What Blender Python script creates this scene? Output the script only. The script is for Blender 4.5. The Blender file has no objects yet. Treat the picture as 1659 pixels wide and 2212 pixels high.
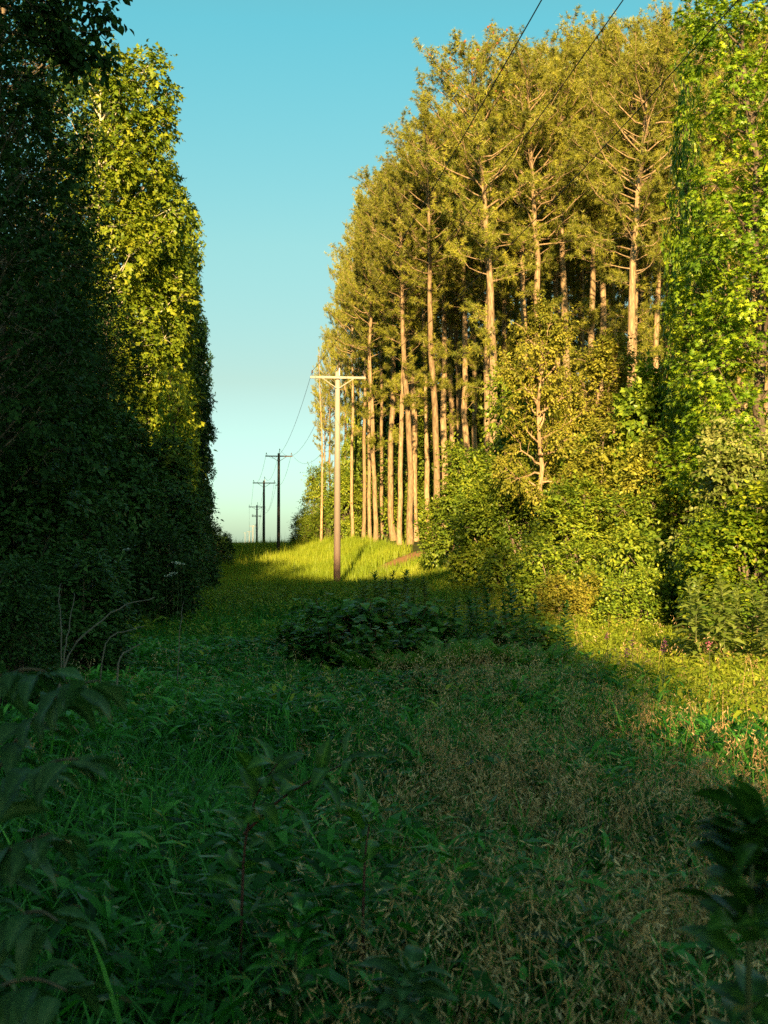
import bpy, math
import numpy as np
from mathutils import Vector

# ------------------------------------------------------------------ camera, sky, sun, exposure
SC = bpy.context.scene
COL = SC.collection
R = math.radians
FPX, CX, CY, HORIZON = 2679.0, 829.5, 1106.0, 1165.0       # the photograph at 1659 x 2212
PITCH = math.atan((HORIZON - CY) / FPX)
EYE = 1.6

cam = bpy.data.cameras.new('camera')
cam_ob = bpy.data.objects.new('camera', cam)
COL.objects.link(cam_ob)
cam.sensor_fit = 'HORIZONTAL'
cam.sensor_width = 24.0
cam.lens = FPX / 1659.0 * 24.0
cam.clip_start = 0.05
cam.clip_end = 9000
cam_ob.location = (0, 0, EYE)
cam_ob.rotation_euler = (R(90) + PITCH, 0, 0)
cam.dof.use_dof = True
cam.dof.focus_distance = 26.0
cam.dof.aperture_fstop = 7.1
SC.camera = cam_ob

SUN_EL, SUN_SIDE = R(15.0), 0.03
world = bpy.data.worlds.new('World')
SC.world = world
world.use_nodes = True
wn, wl = world.node_tree.nodes, world.node_tree.links
sky = wn.new('ShaderNodeTexSky')
sky.sky_type = 'NISHITA'
sky.sun_disc = False
sky.sun_elevation = SUN_EL
sky.sun_rotation = R(180.0 + math.degrees(math.atan(SUN_SIDE)))
sky.air_density = 1.0
sky.dust_density = 0.6
sky.ozone_density = 1.0
geo = wn.new('ShaderNodeTexCoord')
sep = wn.new('ShaderNodeSeparateXYZ')
wl.new(geo.outputs['Generated'], sep.inputs[0])
grade = wn.new('ShaderNodeValToRGB')          # teal cast of the evening air, by height above the horizon
for k_, (pos_, c_) in enumerate([(.034, (.51, .757, .885)), (.126, (.59, .664, .565)), (.23, (.63, .887, .684)), (.387, (.47, 1.12, .90)), (.66, (.84, 1.06, .60))]):
    e_ = grade.color_ramp.elements[k_] if k_ < 2 else grade.color_ramp.elements.new(pos_)
    e_.position = pos_
    e_.color = (*c_, 1)
wl.new(sep.outputs[2], grade.inputs[0])
tint = wn.new('ShaderNodeMix')
tint.data_type = 'RGBA'
tint.blend_type = 'MULTIPLY'
tint.inputs[0].default_value = 1.0
wl.new(sky.outputs[0], tint.inputs[6])
wl.new(grade.outputs[0], tint.inputs[7])
wl.new(tint.outputs[2], wn['Background'].inputs[0])
wn['Background'].inputs[1].default_value = 0.054

sun = bpy.data.lights.new('sun', 'SUN')
sun.energy = 5.0
sun.angle = R(0.6)
sun.color = (1.0, 0.69, 0.31)
sun_ob = bpy.data.objects.new('sun', sun)
COL.objects.link(sun_ob)
sun_ob.rotation_euler = Vector((SUN_SIDE, 1.0, -math.tan(SUN_EL))).to_track_quat('-Z', 'Y').to_euler()
sun_ob.location = (0, -60, 60)

SC.view_settings.view_transform = 'Standard'
SC.view_settings.look = 'None'
SC.view_settings.gamma = 1.0
SC.view_settings.use_curve_mapping = False
SC.view_settings.exposure = 1.76
SC.render.engine = 'CYCLES'
cy = SC.cycles
cy.use_denoising = False          # keep the fine grain of leaves and grass
cy.max_bounces = 5
cy.diffuse_bounces = 3
cy.glossy_bounces = 2
cy.transmission_bounces = 3
cy.transparent_max_bounces = 4
cy.caustics_reflective = False
cy.caustics_refractive = False

# ------------------------------------------------------------------ small tools
UP = np.array([0.0, 0.0, 1.0])


def norm(a):
    return a / np.maximum(np.linalg.norm(a, axis=-1, keepdims=True), 1e-9)


def gz(x, y):
    """Height of the ground."""
    x = np.asarray(x, float)
    y = np.asarray(y, float)
    L = x + 0.1135 * y
    base = np.interp(y, [-90, 0, 12, 35, 55, 80, 112, 138, 165, 230, 400, 800, 6000],
                     [0.5, 0, 0, -.28, -.5, -.38, 0.05, .55, .2, -2.5, -8, -14, -14])
    s = np.clip((L - 4.5) / 6.0, 0, 1)
    s = s * s * (3 - 2 * s)
    bank = s * np.interp(y, [15, 30, 45, 60, 95, 130, 200], [0, .25, .8, 1.5, 1.9, 1.2, 0])
    s2 = np.clip((-L - 3.0) / 5.0, 0, 1)
    s2 = s2 * s2 * (3 - 2 * s2)
    lb = s2 * np.interp(y, [-20, 10, 40, 130, 220], [.2, .3, .6, .6, 0])
    bump = 0.05 * np.sin(x * 0.9 + 1.3 * np.sin(y * .23)) * np.sin(y * 0.6 + 0.7) + 0.03 * np.sin(x * 2.3 + y * 1.7)
    near = np.clip(1 - np.abs(y) / 400.0, 0, 1)
    return base + bank + lb + bump * near


def px_x(px, depth):
    return (px - CX) / FPX * depth


def py_z(py, depth):
    return EYE + depth * math.tan(PITCH + math.atan((CY - py) / FPX))


class Buf:
    def __init__(self):
        self.v, self.f, self.t, self.n = [], [], [], 0

    def add(self, v, f, t=0.5):
        v = np.asarray(v, np.float32).reshape(-1, 3)
        f = np.asarray(f, np.int64).reshape(-1, 3)
        self.v.append(v)
        self.f.append(f + self.n)
        self.t.append(np.broadcast_to(np.asarray(t, np.float32), (len(v),)).copy())
        self.n += len(v)

    def mesh(self, name, mat, smooth=False):
        V = np.concatenate(self.v)
        F = np.concatenate(self.f)
        T = np.concatenate(self.t)
        me = bpy.data.meshes.new(name)
        me.vertices.add(len(V))
        me.vertices.foreach_set('co', V.ravel())
        me.loops.add(len(F) * 3)
        me.loops.foreach_set('vertex_index', F.ravel().astype(np.int32))
        me.polygons.add(len(F))
        me.polygons.foreach_set('loop_start', np.arange(0, len(F) * 3, 3, dtype=np.int32))
        me.polygons.foreach_set('use_smooth', np.full(len(F), smooth, dtype=bool))
        a = me.attributes.new('tone', 'FLOAT', 'POINT')
        a.data.foreach_set('value', T)
        me.materials.append(mat)
        me.update(calc_edges=True)
        return me


def tag(o, label=None, cat=None, group=None, kind=None):
    if label:
        o['label'] = label
    if cat:
        o['category'] = cat
    if group:
        o['group'] = group
    if kind:
        o['kind'] = kind
    return o


def thing(name, label, cat, loc=(0, 0, 0), rz=0.0, sc=(1, 1, 1), group=None):
    o = bpy.data.objects.new(name, None)
    o.empty_display_size = 0.3
    COL.objects.link(o)
    o.location = loc
    o.rotation_euler = (0, 0, rz)
    o.scale = sc
    return tag(o, label, cat, group)


def part(name, me, parent=None, loc=None, rot=None):
    o = bpy.data.objects.new(name, me)
    COL.objects.link(o)
    if parent is not None:
        o.parent = parent
    if loc is not None:
        o.location = loc
    if rot is not None:
        o.rotation_euler = rot
    return o


def tube(buf, pts, rad, sides=6, tone=0.5, cap=False):
    pts = np.asarray(pts, float)
    n = len(pts)
    rad = np.broadcast_to(np.asarray(rad, float), (n,))
    d = norm(np.gradient(pts, axis=0))
    ref = np.where(np.abs(d[:, 2:3]) > 0.9, np.array([[1.0, 0, 0]]), UP[None])
    a = norm(np.cross(d, ref))
    b = np.cross(d, a)
    ang = np.linspace(0, 2 * math.pi, sides, endpoint=False)
    ring = pts[:, None] + rad[:, None, None] * (np.cos(ang)[None, :, None] * a[:, None] + np.sin(ang)[None, :, None] * b[:, None])
    i = np.arange(n - 1)[:, None] * sides
    j = np.arange(sides)[None]
    k = (j + 1) % sides
    q0, q1, q2, q3 = i + j, i + k, i + sides + k, i + sides + j
    f = np.concatenate([np.stack([q0, q2, q1], -1).reshape(-1, 3), np.stack([q0, q3, q2], -1).reshape(-1, 3)])
    v = ring.reshape(-1, 3)
    if cap:
        v = np.concatenate([v, pts[:1], pts[-1:]])
        m = n * sides
        e = (n - 1) * sides
        jj = np.arange(sides)
        kk = (jj + 1) % sides
        f = np.concatenate([f, np.stack([np.full(sides, m), jj, kk], -1), np.stack([np.full(sides, m + 1), e + kk, e + jj], -1)])
    buf.add(v, f, tone)


def box(buf, c, s, tone=0.5, bev=0.0):
    c = np.asarray(c, float)
    s = np.asarray(s, float) / 2
    if bev <= 0:
        v = np.array([[x, y, z] for x in (-1, 1) for y in (-1, 1) for z in (-1, 1)]) * s + c
        q = [(0, 1, 3, 2), (4, 6, 7, 5), (0, 4, 5, 1), (2, 3, 7, 6), (0, 2, 6, 4), (1, 5, 7, 3)]
        f = [t for a, b, cc, d in q for t in ((a, b, cc), (a, cc, d))]
        buf.add(v, f, tone)
        return
    # chamfered along x: an octagonal bar
    h = [(-s[1] + bev, -s[2]), (s[1] - bev, -s[2]), (s[1], -s[2] + bev), (s[1], s[2] - bev),
         (s[1] - bev, s[2]), (-s[1] + bev, s[2]), (-s[1], s[2] - bev), (-s[1], -s[2] + bev)]
    v = [(x, y, z) for x in (-s[0], s[0]) for y, z in h]
    f = []
    for j in range(8):
        k = (j + 1) % 8
        f += [(j, k, 8 + k), (j, 8 + k, 8 + j)]
    for j in range(1, 7):
        f += [(0, j + 1, j), (8, 8 + j, 8 + j + 1)]
    buf.add(np.array(v) + c, f, tone)


def lathe(buf, prof, sides=10, tone=0.5, c=(0, 0, 0)):
    p = np.array([(0, 0, z) for r, z in prof]) + np.array(c)
    tube_pts = p
    n = len(prof)
    ang = np.linspace(0, 2 * math.pi, sides, endpoint=False)
    v = np.array([[r * math.cos(a), r * math.sin(a), z] for r, z in prof for a in ang]) + np.array(c)
    f = []
    for i in range(n - 1):
        for j in range(sides):
            k = (j + 1) % sides
            f += [(i * sides + j, i * sides + k, (i + 1) * sides + k), (i * sides + j, (i + 1) * sides + k, (i + 1) * sides + j)]
    buf.add(v, f, tone)


# leaf templates: columns are side, along, normal
KITE = (np.array([[0, 0, 0], [-.36, .45, .05], [0, 1, -.12], [.36, .45, .05]]), np.array([[0, 2, 1], [0, 3, 2]]))
OVAL = (np.array([[0, 0, 0], [-.26, .25, .05], [.26, .25, .05], [-.27, .6, .02], [.27, .6, .02], [0, 1, -.2], [0, .25, 0], [0, .6, -.04]]),
        np.array([[0, 6, 1], [0, 2, 6], [1, 6, 7], [1, 7, 3], [6, 2, 4], [6, 4, 7], [3, 7, 5], [7, 4, 5]]))
LANCE = (np.array([[0, 0, 0], [-.07, .2, .03], [.07, .2, .03], [-.075, .55, .02], [.075, .55, .02], [0, 1, -.22]]),
         np.array([[0, 2, 1], [1, 2, 4], [1, 4, 3], [3, 4, 5]]))
LANCE_WIDE = (LANCE[0] * np.array([1.6, 1, 1.2]), LANCE[1])
MAPLE = (np.array([[0, .38, .04], [0, 0, 0], [-.55, .38, -.1], [-.22, .58, 0], [0, 1, -.14], [.22, .58, 0], [.55, .38, -.1]]),
         np.array([[0, 2, 1], [0, 3, 2], [0, 4, 3], [0, 5, 4], [0, 6, 5], [0, 1, 6]]))


def _star():
    v = [(0, .34, .04)]
    for a, r, z in ((180, .34, 0), (118, .48, -.08), (84, .2, 0), (56, .58, -.1), (28, .22, 0), (0, .66, -.12),
                    (-28, .22, 0), (-56, .58, -.1), (-84, .2, 0), (-118, .48, -.08)):
        v.append((math.sin(R(a)) * r, .34 + math.cos(R(a)) * r, z))
    f = [(0, i, i % 10 + 1) for i in range(1, 11)]
    return np.array(v), np.array(f)


STAR = _star()
BIG_OVAL = (OVAL[0] * np.array([1.3, 1, 1.3]), OVAL[1])


def leaves(buf, tmpl, pos, along, nrm, size, tone, vein=None):
    tv, tf = tmpl
    along = norm(along)
    side = norm(np.cross(along, nrm))
    up = np.cross(side, along)
    n = len(pos)
    size = np.broadcast_to(np.asarray(size, float), (n,))
    v = pos[:, None] + size[:, None, None] * (tv[None, :, 0:1] * side[:, None] + tv[None, :, 1:2] * along[:, None] + tv[None, :, 2:3] * up[:, None])
    f = tf[None] + (np.arange(n) * len(tv))[:, None, None]
    t = np.repeat(np.broadcast_to(np.asarray(tone, float), (n,)), len(tv))
    if vein is not None:
        t = np.clip(t + np.tile(vein, n), 0, 1)
    buf.add(v.reshape(-1, 3), f.reshape(-1, 3), t)


def rdir(rng, n):
    return norm(rng.normal(size=(n, 3)))


def twig_leaves(buf, rng, tmpl, base, d, ln, per, size, centre, droop=0.25, out=0.5, tone0=None):
    """Leaves alternating along short twigs."""
    n = len(base)
    side = norm(np.cross(d, UP[None] + 0.3 * rdir(rng, n)))
    tone0 = rng.random(n) * .5 + .25 if tone0 is None else tone0
    for j in range(per):
        s = (j + .6) / per
        sg = 1 if j % 2 else -1
        p = base + d * (ln * s)[:, None] + rdir(rng, n) * 0.02 - UP[None] * (droop * ln * s * s * .6)[:, None]
        al = d * .55 + side * sg * .8 + rdir(rng, n) * .45 - UP[None] * droop
        if j == per - 1:
            al = d + rdir(rng, n) * .3 - UP[None] * droop
        nm = UP[None] * .75 + norm(p - centre) * out + rdir(rng, n) * .55
        leaves(buf, tmpl, p, al, nm, size * rng.uniform(.7, 1.25, n), np.clip(tone0 + rng.normal(0, .14, n), 0, 1))


# ------------------------------------------------------------------ materials
def new_mat(name):
    m = bpy.data.materials.new(name)
    m.use_nodes = True
    return m, m.node_tree.nodes, m.node_tree.links


def leaf_mat(name, c0, c1, c2, trans=0.25, rough=0.5, spec=0.3, vary=0.2, trans_col=(1.25, 1.3, .7)):
    m, n, l = new_mat(name)
    p = n['Principled BSDF']
    at = n.new('ShaderNodeAttribute')
    at.attribute_name = 'tone'
    rp = n.new('ShaderNodeValToRGB')
    rp.color_ramp.elements[0].color = (*c0, 1)
    rp.color_ramp.elements[1].color = (*c2, 1)
    e = rp.color_ramp.elements.new(0.5)
    e.color = (*c1, 1)
    l.new(at.outputs['Fac'], rp.inputs[0])
    oi = n.new('ShaderNodeObjectInfo')
    mr = n.new('ShaderNodeMapRange')
    mr.inputs[3].default_value = 1 - vary
    mr.inputs[4].default_value = 1 + vary
    l.new(oi.outputs['Random'], mr.inputs[0])
    hs = n.new('ShaderNodeHueSaturation')
    l.new(rp.outputs[0], hs.inputs['Color'])
    l.new(mr.outputs[0], hs.inputs['Value'])
    l.new(hs.outputs[0], p.inputs['Base Color'])
    p.inputs['Roughness'].default_value = rough
    p.inputs['Specular IOR Level'].default_value = spec
    tr = n.new('ShaderNodeBsdfTranslucent')
    mu = n.new('ShaderNodeMix')
    mu.data_type = 'RGBA'
    mu.blend_type = 'MULTIPLY'
    mu.inputs[0].default_value = 1
    mu.inputs[7].default_value = (*trans_col, 1)
    l.new(hs.outputs[0], mu.inputs[6])
    l.new(mu.outputs[2], tr.inputs['Color'])
    mx = n.new('ShaderNodeMixShader')
    mx.inputs[0].default_value = trans
    l.new(p.outputs[0], mx.inputs[1])
    l.new(tr.outputs[0], mx.inputs[2])
    l.new(mx.outputs[0], n['Material Output'].inputs[0])
    return m


def bark_mat(name, c0, c1, scale=(9, 9, 1.6), bump=0.6, detail=6.0):
    m, n, l = new_mat(name)
    p = n['Principled BSDF']
    tc = n.new('ShaderNodeTexCoord')
    mp = n.new('ShaderNodeMapping')
    mp.inputs['Scale'].default_value = scale
    l.new(tc.outputs['Object'], mp.inputs[0])
    vo = n.new('ShaderNodeTexVoronoi')
    vo.feature = 'DISTANCE_TO_EDGE'
    vo.inputs['Scale'].default_value = 1.6
    no = n.new('ShaderNodeTexNoise')
    no.inputs['Scale'].default_value = 1.0
    no.inputs['Detail'].default_value = detail
    l.new(mp.outputs[0], no.inputs[0])
    l.new(mp.outputs[0], vo.inputs[0])
    mul = n.new('ShaderNodeMath')
    mul.operation = 'MULTIPLY_ADD'
    mul.inputs[1].default_value = 0.9
    l.new(vo.outputs[0], mul.inputs[0])
    l.new(no.outputs[0], mul.inputs[2])
    rp = n.new('ShaderNodeValToRGB')
    rp.color_ramp.elements[0].color = (*c0, 1)
    rp.color_ramp.elements[1].color = (*c1, 1)
    rp.color_ramp.elements[0].position = .3
    rp.color_ramp.elements[1].position = .85
    l.new(mul.outputs[0], rp.inputs[0])
    oi = n.new('ShaderNodeObjectInfo')
    mr = n.new('ShaderNodeMapRange')
    mr.inputs[3].default_value = .68
    mr.inputs[4].default_value = 1.2
    l.new(oi.outputs['Random'], mr.inputs[0])
    hs = n.new('ShaderNodeHueSaturation')
    l.new(mr.outputs[0], hs.inputs['Value'])
    l.new(rp.outputs[0], hs.inputs['Color'])
    l.new(hs.outputs[0], p.inputs['Base Color'])
    p.inputs['Roughness'].default_value = .85
    p.inputs['Specular IOR Level'].default_value = .15
    bm = n.new('ShaderNodeBump')
    bm.inputs['Strength'].default_value = bump
    bm.inputs['Distance'].default_value = 0.04
    l.new(mul.outputs[0], bm.inputs['Height'])
    l.new(bm.outputs[0], p.inputs['Normal'])
    return m


def pole_mat(name, top, low, foot, mid_h=5.6):
    """Treated timber: bleached towards the top, stained darker and redder down the butt."""
    m, n, l = new_mat(name)
    p = n['Principled BSDF']
    tc = n.new('ShaderNodeTexCoord')
    mp = n.new('ShaderNodeMapping')
    mp.inputs['Scale'].default_value = (22, 22, .9)
    l.new(tc.outputs['Object'], mp.inputs[0])
    no = n.new('ShaderNodeTexNoise')
    no.inputs['Detail'].default_value = 5
    l.new(mp.outputs[0], no.inputs[0])
    sx = n.new('ShaderNodeSeparateXYZ')
    l.new(tc.outputs['Object'], sx.inputs[0])
    ma = n.new('ShaderNodeMath')
    ma.operation = 'MULTIPLY_ADD'
    ma.inputs[1].default_value = 2.4
    l.new(no.outputs[0], ma.inputs[0])
    l.new(sx.outputs[2], ma.inputs[2])
    mr = n.new('ShaderNodeMapRange')
    mr.inputs[1].default_value = 0.6
    mr.inputs[2].default_value = mid_h + 3.2
    l.new(ma.outputs[0], mr.inputs[0])
    rp = n.new('ShaderNodeValToRGB')
    rp.color_ramp.elements[0].color = (*foot, 1)
    rp.color_ramp.elements[1].color = (*top, 1)
    e = rp.color_ramp.elements.new(.28)
    e.color = (*low, 1)
    e = rp.color_ramp.elements.new(.68)
    e.color = (*[a * .6 + b * .4 for a, b in zip(low, top)], 1)
    l.new(mr.outputs[0], rp.inputs[0])
    r2 = n.new('ShaderNodeMapRange')
    r2.inputs[3].default_value = .62
    r2.inputs[4].default_value = 1.25
    l.new(no.outputs[0], r2.inputs[0])
    hs = n.new('ShaderNodeHueSaturation')
    l.new(r2.outputs[0], hs.inputs['Value'])
    l.new(rp.outputs[0], hs.inputs['Color'])
    l.new(hs.outputs[0], p.inputs['Base Color'])
    p.inputs['Roughness'].default_value = .75
    bm = n.new('ShaderNodeBump')
    bm.inputs['Strength'].default_value = .35
    bm.inputs['Distance'].default_value = .02
    l.new(no.outputs[0], bm.inputs['Height'])
    l.new(bm.outputs[0], p.inputs['Normal'])
    return m


def plain(name, col, rough=.6, metal=0.0):
    m, n, l = new_mat(name)
    p = n['Principled BSDF']
    no = n.new('ShaderNodeTexNoise')
    no.inputs['Scale'].default_value = 14
    rp = n.new('ShaderNodeValToRGB')
    rp.color_ramp.elements[0].color = (*[c * .7 for c in col], 1)
    rp.color_ramp.elements[1].color = (*[min(1, c * 1.25) for c in col], 1)
    l.new(no.outputs[0], rp.inputs[0])
    l.new(rp.outputs[0], p.inputs['Base Color'])
    p.inputs['Roughness'].default_value = rough
    p.inputs['Metallic'].default_value = metal
    return m


M = {}
M['needle'] = leaf_mat('pine_needles', (.075, .105, .013), (.215, .23, .026), (.43, .405, .05), trans=.18, rough=.45, spec=.35)
M['needle_rust'] = leaf_mat('rusty_needles', (.16, .09, .03), (.30, .15, .05), (.36, .2, .06), trans=.15)
M['sycamore'] = leaf_mat('sycamore_leaves', (.065, .125, .01), (.165, .23, .014), (.39, .41, .035), trans=.25, rough=.45)
M['shade_leaf'] = leaf_mat('shaded_forest_leaves', (.012, .034, .009), (.024, .062, .014), (.05, .105, .022), trans=.2, rough=.55, spec=.12)  # shade of the left trees is darkened into the leaf colour
M['gum'] = leaf_mat('sweetgum_leaves', (.05, .12, .008), (.15, .25, .013), (.42, .48, .028), trans=.28, rough=.4, spec=.4)
M['bush'] = leaf_mat('bush_leaves', (.06, .125, .01), (.16, .235, .02), (.36, .40, .036), trans=.22, rough=.42, spec=.4)
M['bush_pale'] = leaf_mat('pale_bush_leaves', (.075, .12, .02), (.155, .195, .035), (.33, .33, .11), trans=.22, rough=.4, spec=.4)
M['bush_olive'] = leaf_mat('olive_bush_leaves', (.09, .115, .014), (.20, .215, .024), (.37, .35, .045), trans=.2)
M['yellow'] = leaf_mat('yellowing_leaves', (.10, .125, .014), (.22, .22, .026), (.40, .35, .05), trans=.25)
M['weed'] = leaf_mat('weed_leaves', (.02, .07, .012), (.055, .16, .022), (.14, .30, .05), trans=.25, rough=.42, spec=.28)
M['goldenrod'] = leaf_mat('tall_weed_leaves', (.08, .13, .022), (.16, .22, .035), (.28, .34, .08), trans=.25)
M['fern'] = leaf_mat('fern_fronds', (.07, .17, .02), (.11, .26, .028), (.16, .32, .04), trans=.3)
M['near_leaf'] = leaf_mat('near_plant_leaves', (.03, .085, .026), (.055, .14, .045), (.12, .22, .09), trans=.25, rough=.45, spec=.25)
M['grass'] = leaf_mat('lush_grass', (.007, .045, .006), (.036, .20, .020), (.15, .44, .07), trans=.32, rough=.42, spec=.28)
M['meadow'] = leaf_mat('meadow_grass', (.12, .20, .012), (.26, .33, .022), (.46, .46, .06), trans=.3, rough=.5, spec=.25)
M['straw'] = leaf_mat('dry_straw', (.28, .15, .06), (.58, .355, .165), (.85, .62, .36), trans=.2, trans_col=(1.1, 1, .8))
M['pink'] = leaf_mat('pink_petals', (.45, .08, .22), (.6, .14, .34), (.7, .25, .45), trans=.25, trans_col=(1, 1, 1))
M['white'] = leaf_mat('white_petals', (.6, .6, .55), (.7, .7, .62), (.78, .78, .7), trans=.2, trans_col=(1, 1, 1))
M['pine_bark'] = bark_mat('pine_bark', (.12, .078, .046), (.46, .325, .19), (8, 8, 1.5), bump=.9)
M['pale_bark'] = bark_mat('pale_bark', (.34, .29, .2), (.62, .56, .44), (5, 5, 1.2), bump=.2)
M['grey_bark'] = bark_mat('grey_bark', (.09, .07, .05), (.26, .2, .14), (8, 8, 1.5), bump=.6)
M['dark_bark'] = bark_mat('dark_bark', (.045, .035, .025), (.14, .105, .075), (8, 8, 1.5), bump=.6)
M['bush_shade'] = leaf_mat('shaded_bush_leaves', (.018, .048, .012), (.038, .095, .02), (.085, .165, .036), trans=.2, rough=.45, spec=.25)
M['stem'] = plain('green_stem', (.08, .10, .03), .6)
M['red_stem'] = plain('reddish_stem', (.09, .03, .025), .5)
M['dead'] = plain('dead_wood', (.15, .12, .095), .8)
M['cone'] = plain('pine_cone_scales', (.22, .075, .03), .8)
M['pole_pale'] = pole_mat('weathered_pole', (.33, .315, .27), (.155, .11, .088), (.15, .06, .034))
M['pole_shaded'] = pole_mat('shaded_pole', (.055, .05, .05), (.045, .032, .028), (.05, .022, .015))  # timber colour darkened to carry the shade the middle poles stand in
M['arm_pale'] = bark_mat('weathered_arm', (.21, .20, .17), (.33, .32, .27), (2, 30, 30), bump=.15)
M['arm_shaded'] = bark_mat('shaded_arm', (.09, .065, .05), (.16, .12, .09), (2, 30, 30), bump=.15)  # crossarms of those poles, same shade put into the wood colour
M['steel'] = plain('galvanised_steel', (.35, .34, .31), .5, .6)
M['porcelain'] = plain('brown_porcelain', (.10, .07, .055), .25)
M['wire'] = plain('black_wire', (.02, .018, .018), .6)


def ground_mat():
    m, n, l = new_mat('meadow_soil')
    p = n['Principled BSDF']
    tc = n.new('ShaderNodeTexCoord')
    no = n.new('ShaderNodeTexNoise')
    no.inputs['Scale'].default_value = .35
    no.inputs['Detail'].default_value = 8
    l.new(tc.outputs['Object'], no.inputs[0])
    rp = n.new('ShaderNodeValToRGB')
    rp.color_ramp.elements[0].color = (.03, .045, .014, 1)
    rp.color_ramp.elements[0].position = .35
    rp.color_ramp.elements[1].color = (.10, .105, .03, 1)
    rp.color_ramp.elements[1].position = .7
    l.new(no.outputs[0], rp.inputs[0])
    # bare sandy soil on the bank (its own patch on the ground)
    sx = n.new('ShaderNodeVectorMath')
    sx.operation = 'DISTANCE'
    sx.inputs[1].default_value = (BARE[0], BARE[1], float(gz(*BARE)))
    l.new(tc.outputs['Object'], sx.inputs[0])
    n2 = n.new('ShaderNodeTexNoise')
    n2.inputs['Scale'].default_value = .8
    n2.inputs['Detail'].default_value = 6
    l.new(tc.outputs['Object'], n2.inputs[0])
    ma = n.new('ShaderNodeMath')
    ma.operation = 'MULTIPLY_ADD'
    ma.inputs[1].default_value = 3.0
    l.new(n2.outputs[0], ma.inputs[0])
    l.new(sx.outputs['Value'], ma.inputs[2])
    mr = n.new('ShaderNodeMapRange')
    mr.inputs[1].default_value = 3.3
    mr.inputs[2].default_value = 5.0
    mr.inputs[3].default_value = 1
    mr.inputs[4].default_value = 0
    l.new(ma.outputs[0], mr.inputs[0])
    mx = n.new('ShaderNodeMix')
    mx.data_type = 'RGBA'
    mx.inputs[7].default_value = (.42, .22, .10, 1)
    l.new(mr.outputs[0], mx.inputs[0])
    l.new(rp.outputs[0], mx.inputs[6])
    l.new(mx.outputs[2], p.inputs['Base Color'])
    p.inputs['Roughness'].default_value = .95
    p.inputs['Specular IOR Level'].default_value = .1
    bm = n.new('ShaderNodeBump')
    bm.inputs['Strength'].default_value = .6
    bm.inputs['Distance'].default_value = .1
    l.new(n2.outputs[0], bm.inputs['Height'])
    l.new(bm.outputs[0], p.inputs['Normal'])
    return m


BARE = (px_x(905, 63), 63.0)

# ------------------------------------------------------------------ ground
xs = np.unique(np.concatenate([np.linspace(-4000, -80, 24), np.arange(-80, -24, 4), np.arange(-24, 24, .8), np.arange(24, 80, 4), np.linspace(80, 4000, 24)]))
ys = np.unique(np.concatenate([np.linspace(-3000, -100, 12), np.arange(-100, -4, 6), np.arange(-4, 60, .8), np.arange(60, 180, 2), np.arange(180, 420, 15), np.linspace(420, 6000, 24)]))
GX, GY = np.meshgrid(xs, ys)
GZ = gz(GX, GY)
gb = Buf()
nx, ny = len(xs), len(ys)
ii, jj = np.meshgrid(np.arange(nx - 1), np.arange(ny - 1))
a = (jj * nx + ii).ravel()
gb.add(np.stack([GX, GY, GZ], -1).reshape(-1, 3), np.concatenate([np.stack([a, a + 1, a + nx + 1], -1), np.stack([a, a + nx + 1, a + nx], -1)]))
tag(part('ground', gb.mesh('ground', ground_mat(), True)), 'rough ground of the clearing rising gently to a crest', 'ground', kind='structure')

# ------------------------------------------------------------------ tree builders


def wobble(rng, n, amp):
    w = np.cumsum(rng.normal(0, amp, (n, 2)), 0)
    return w - w[:1]


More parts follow.
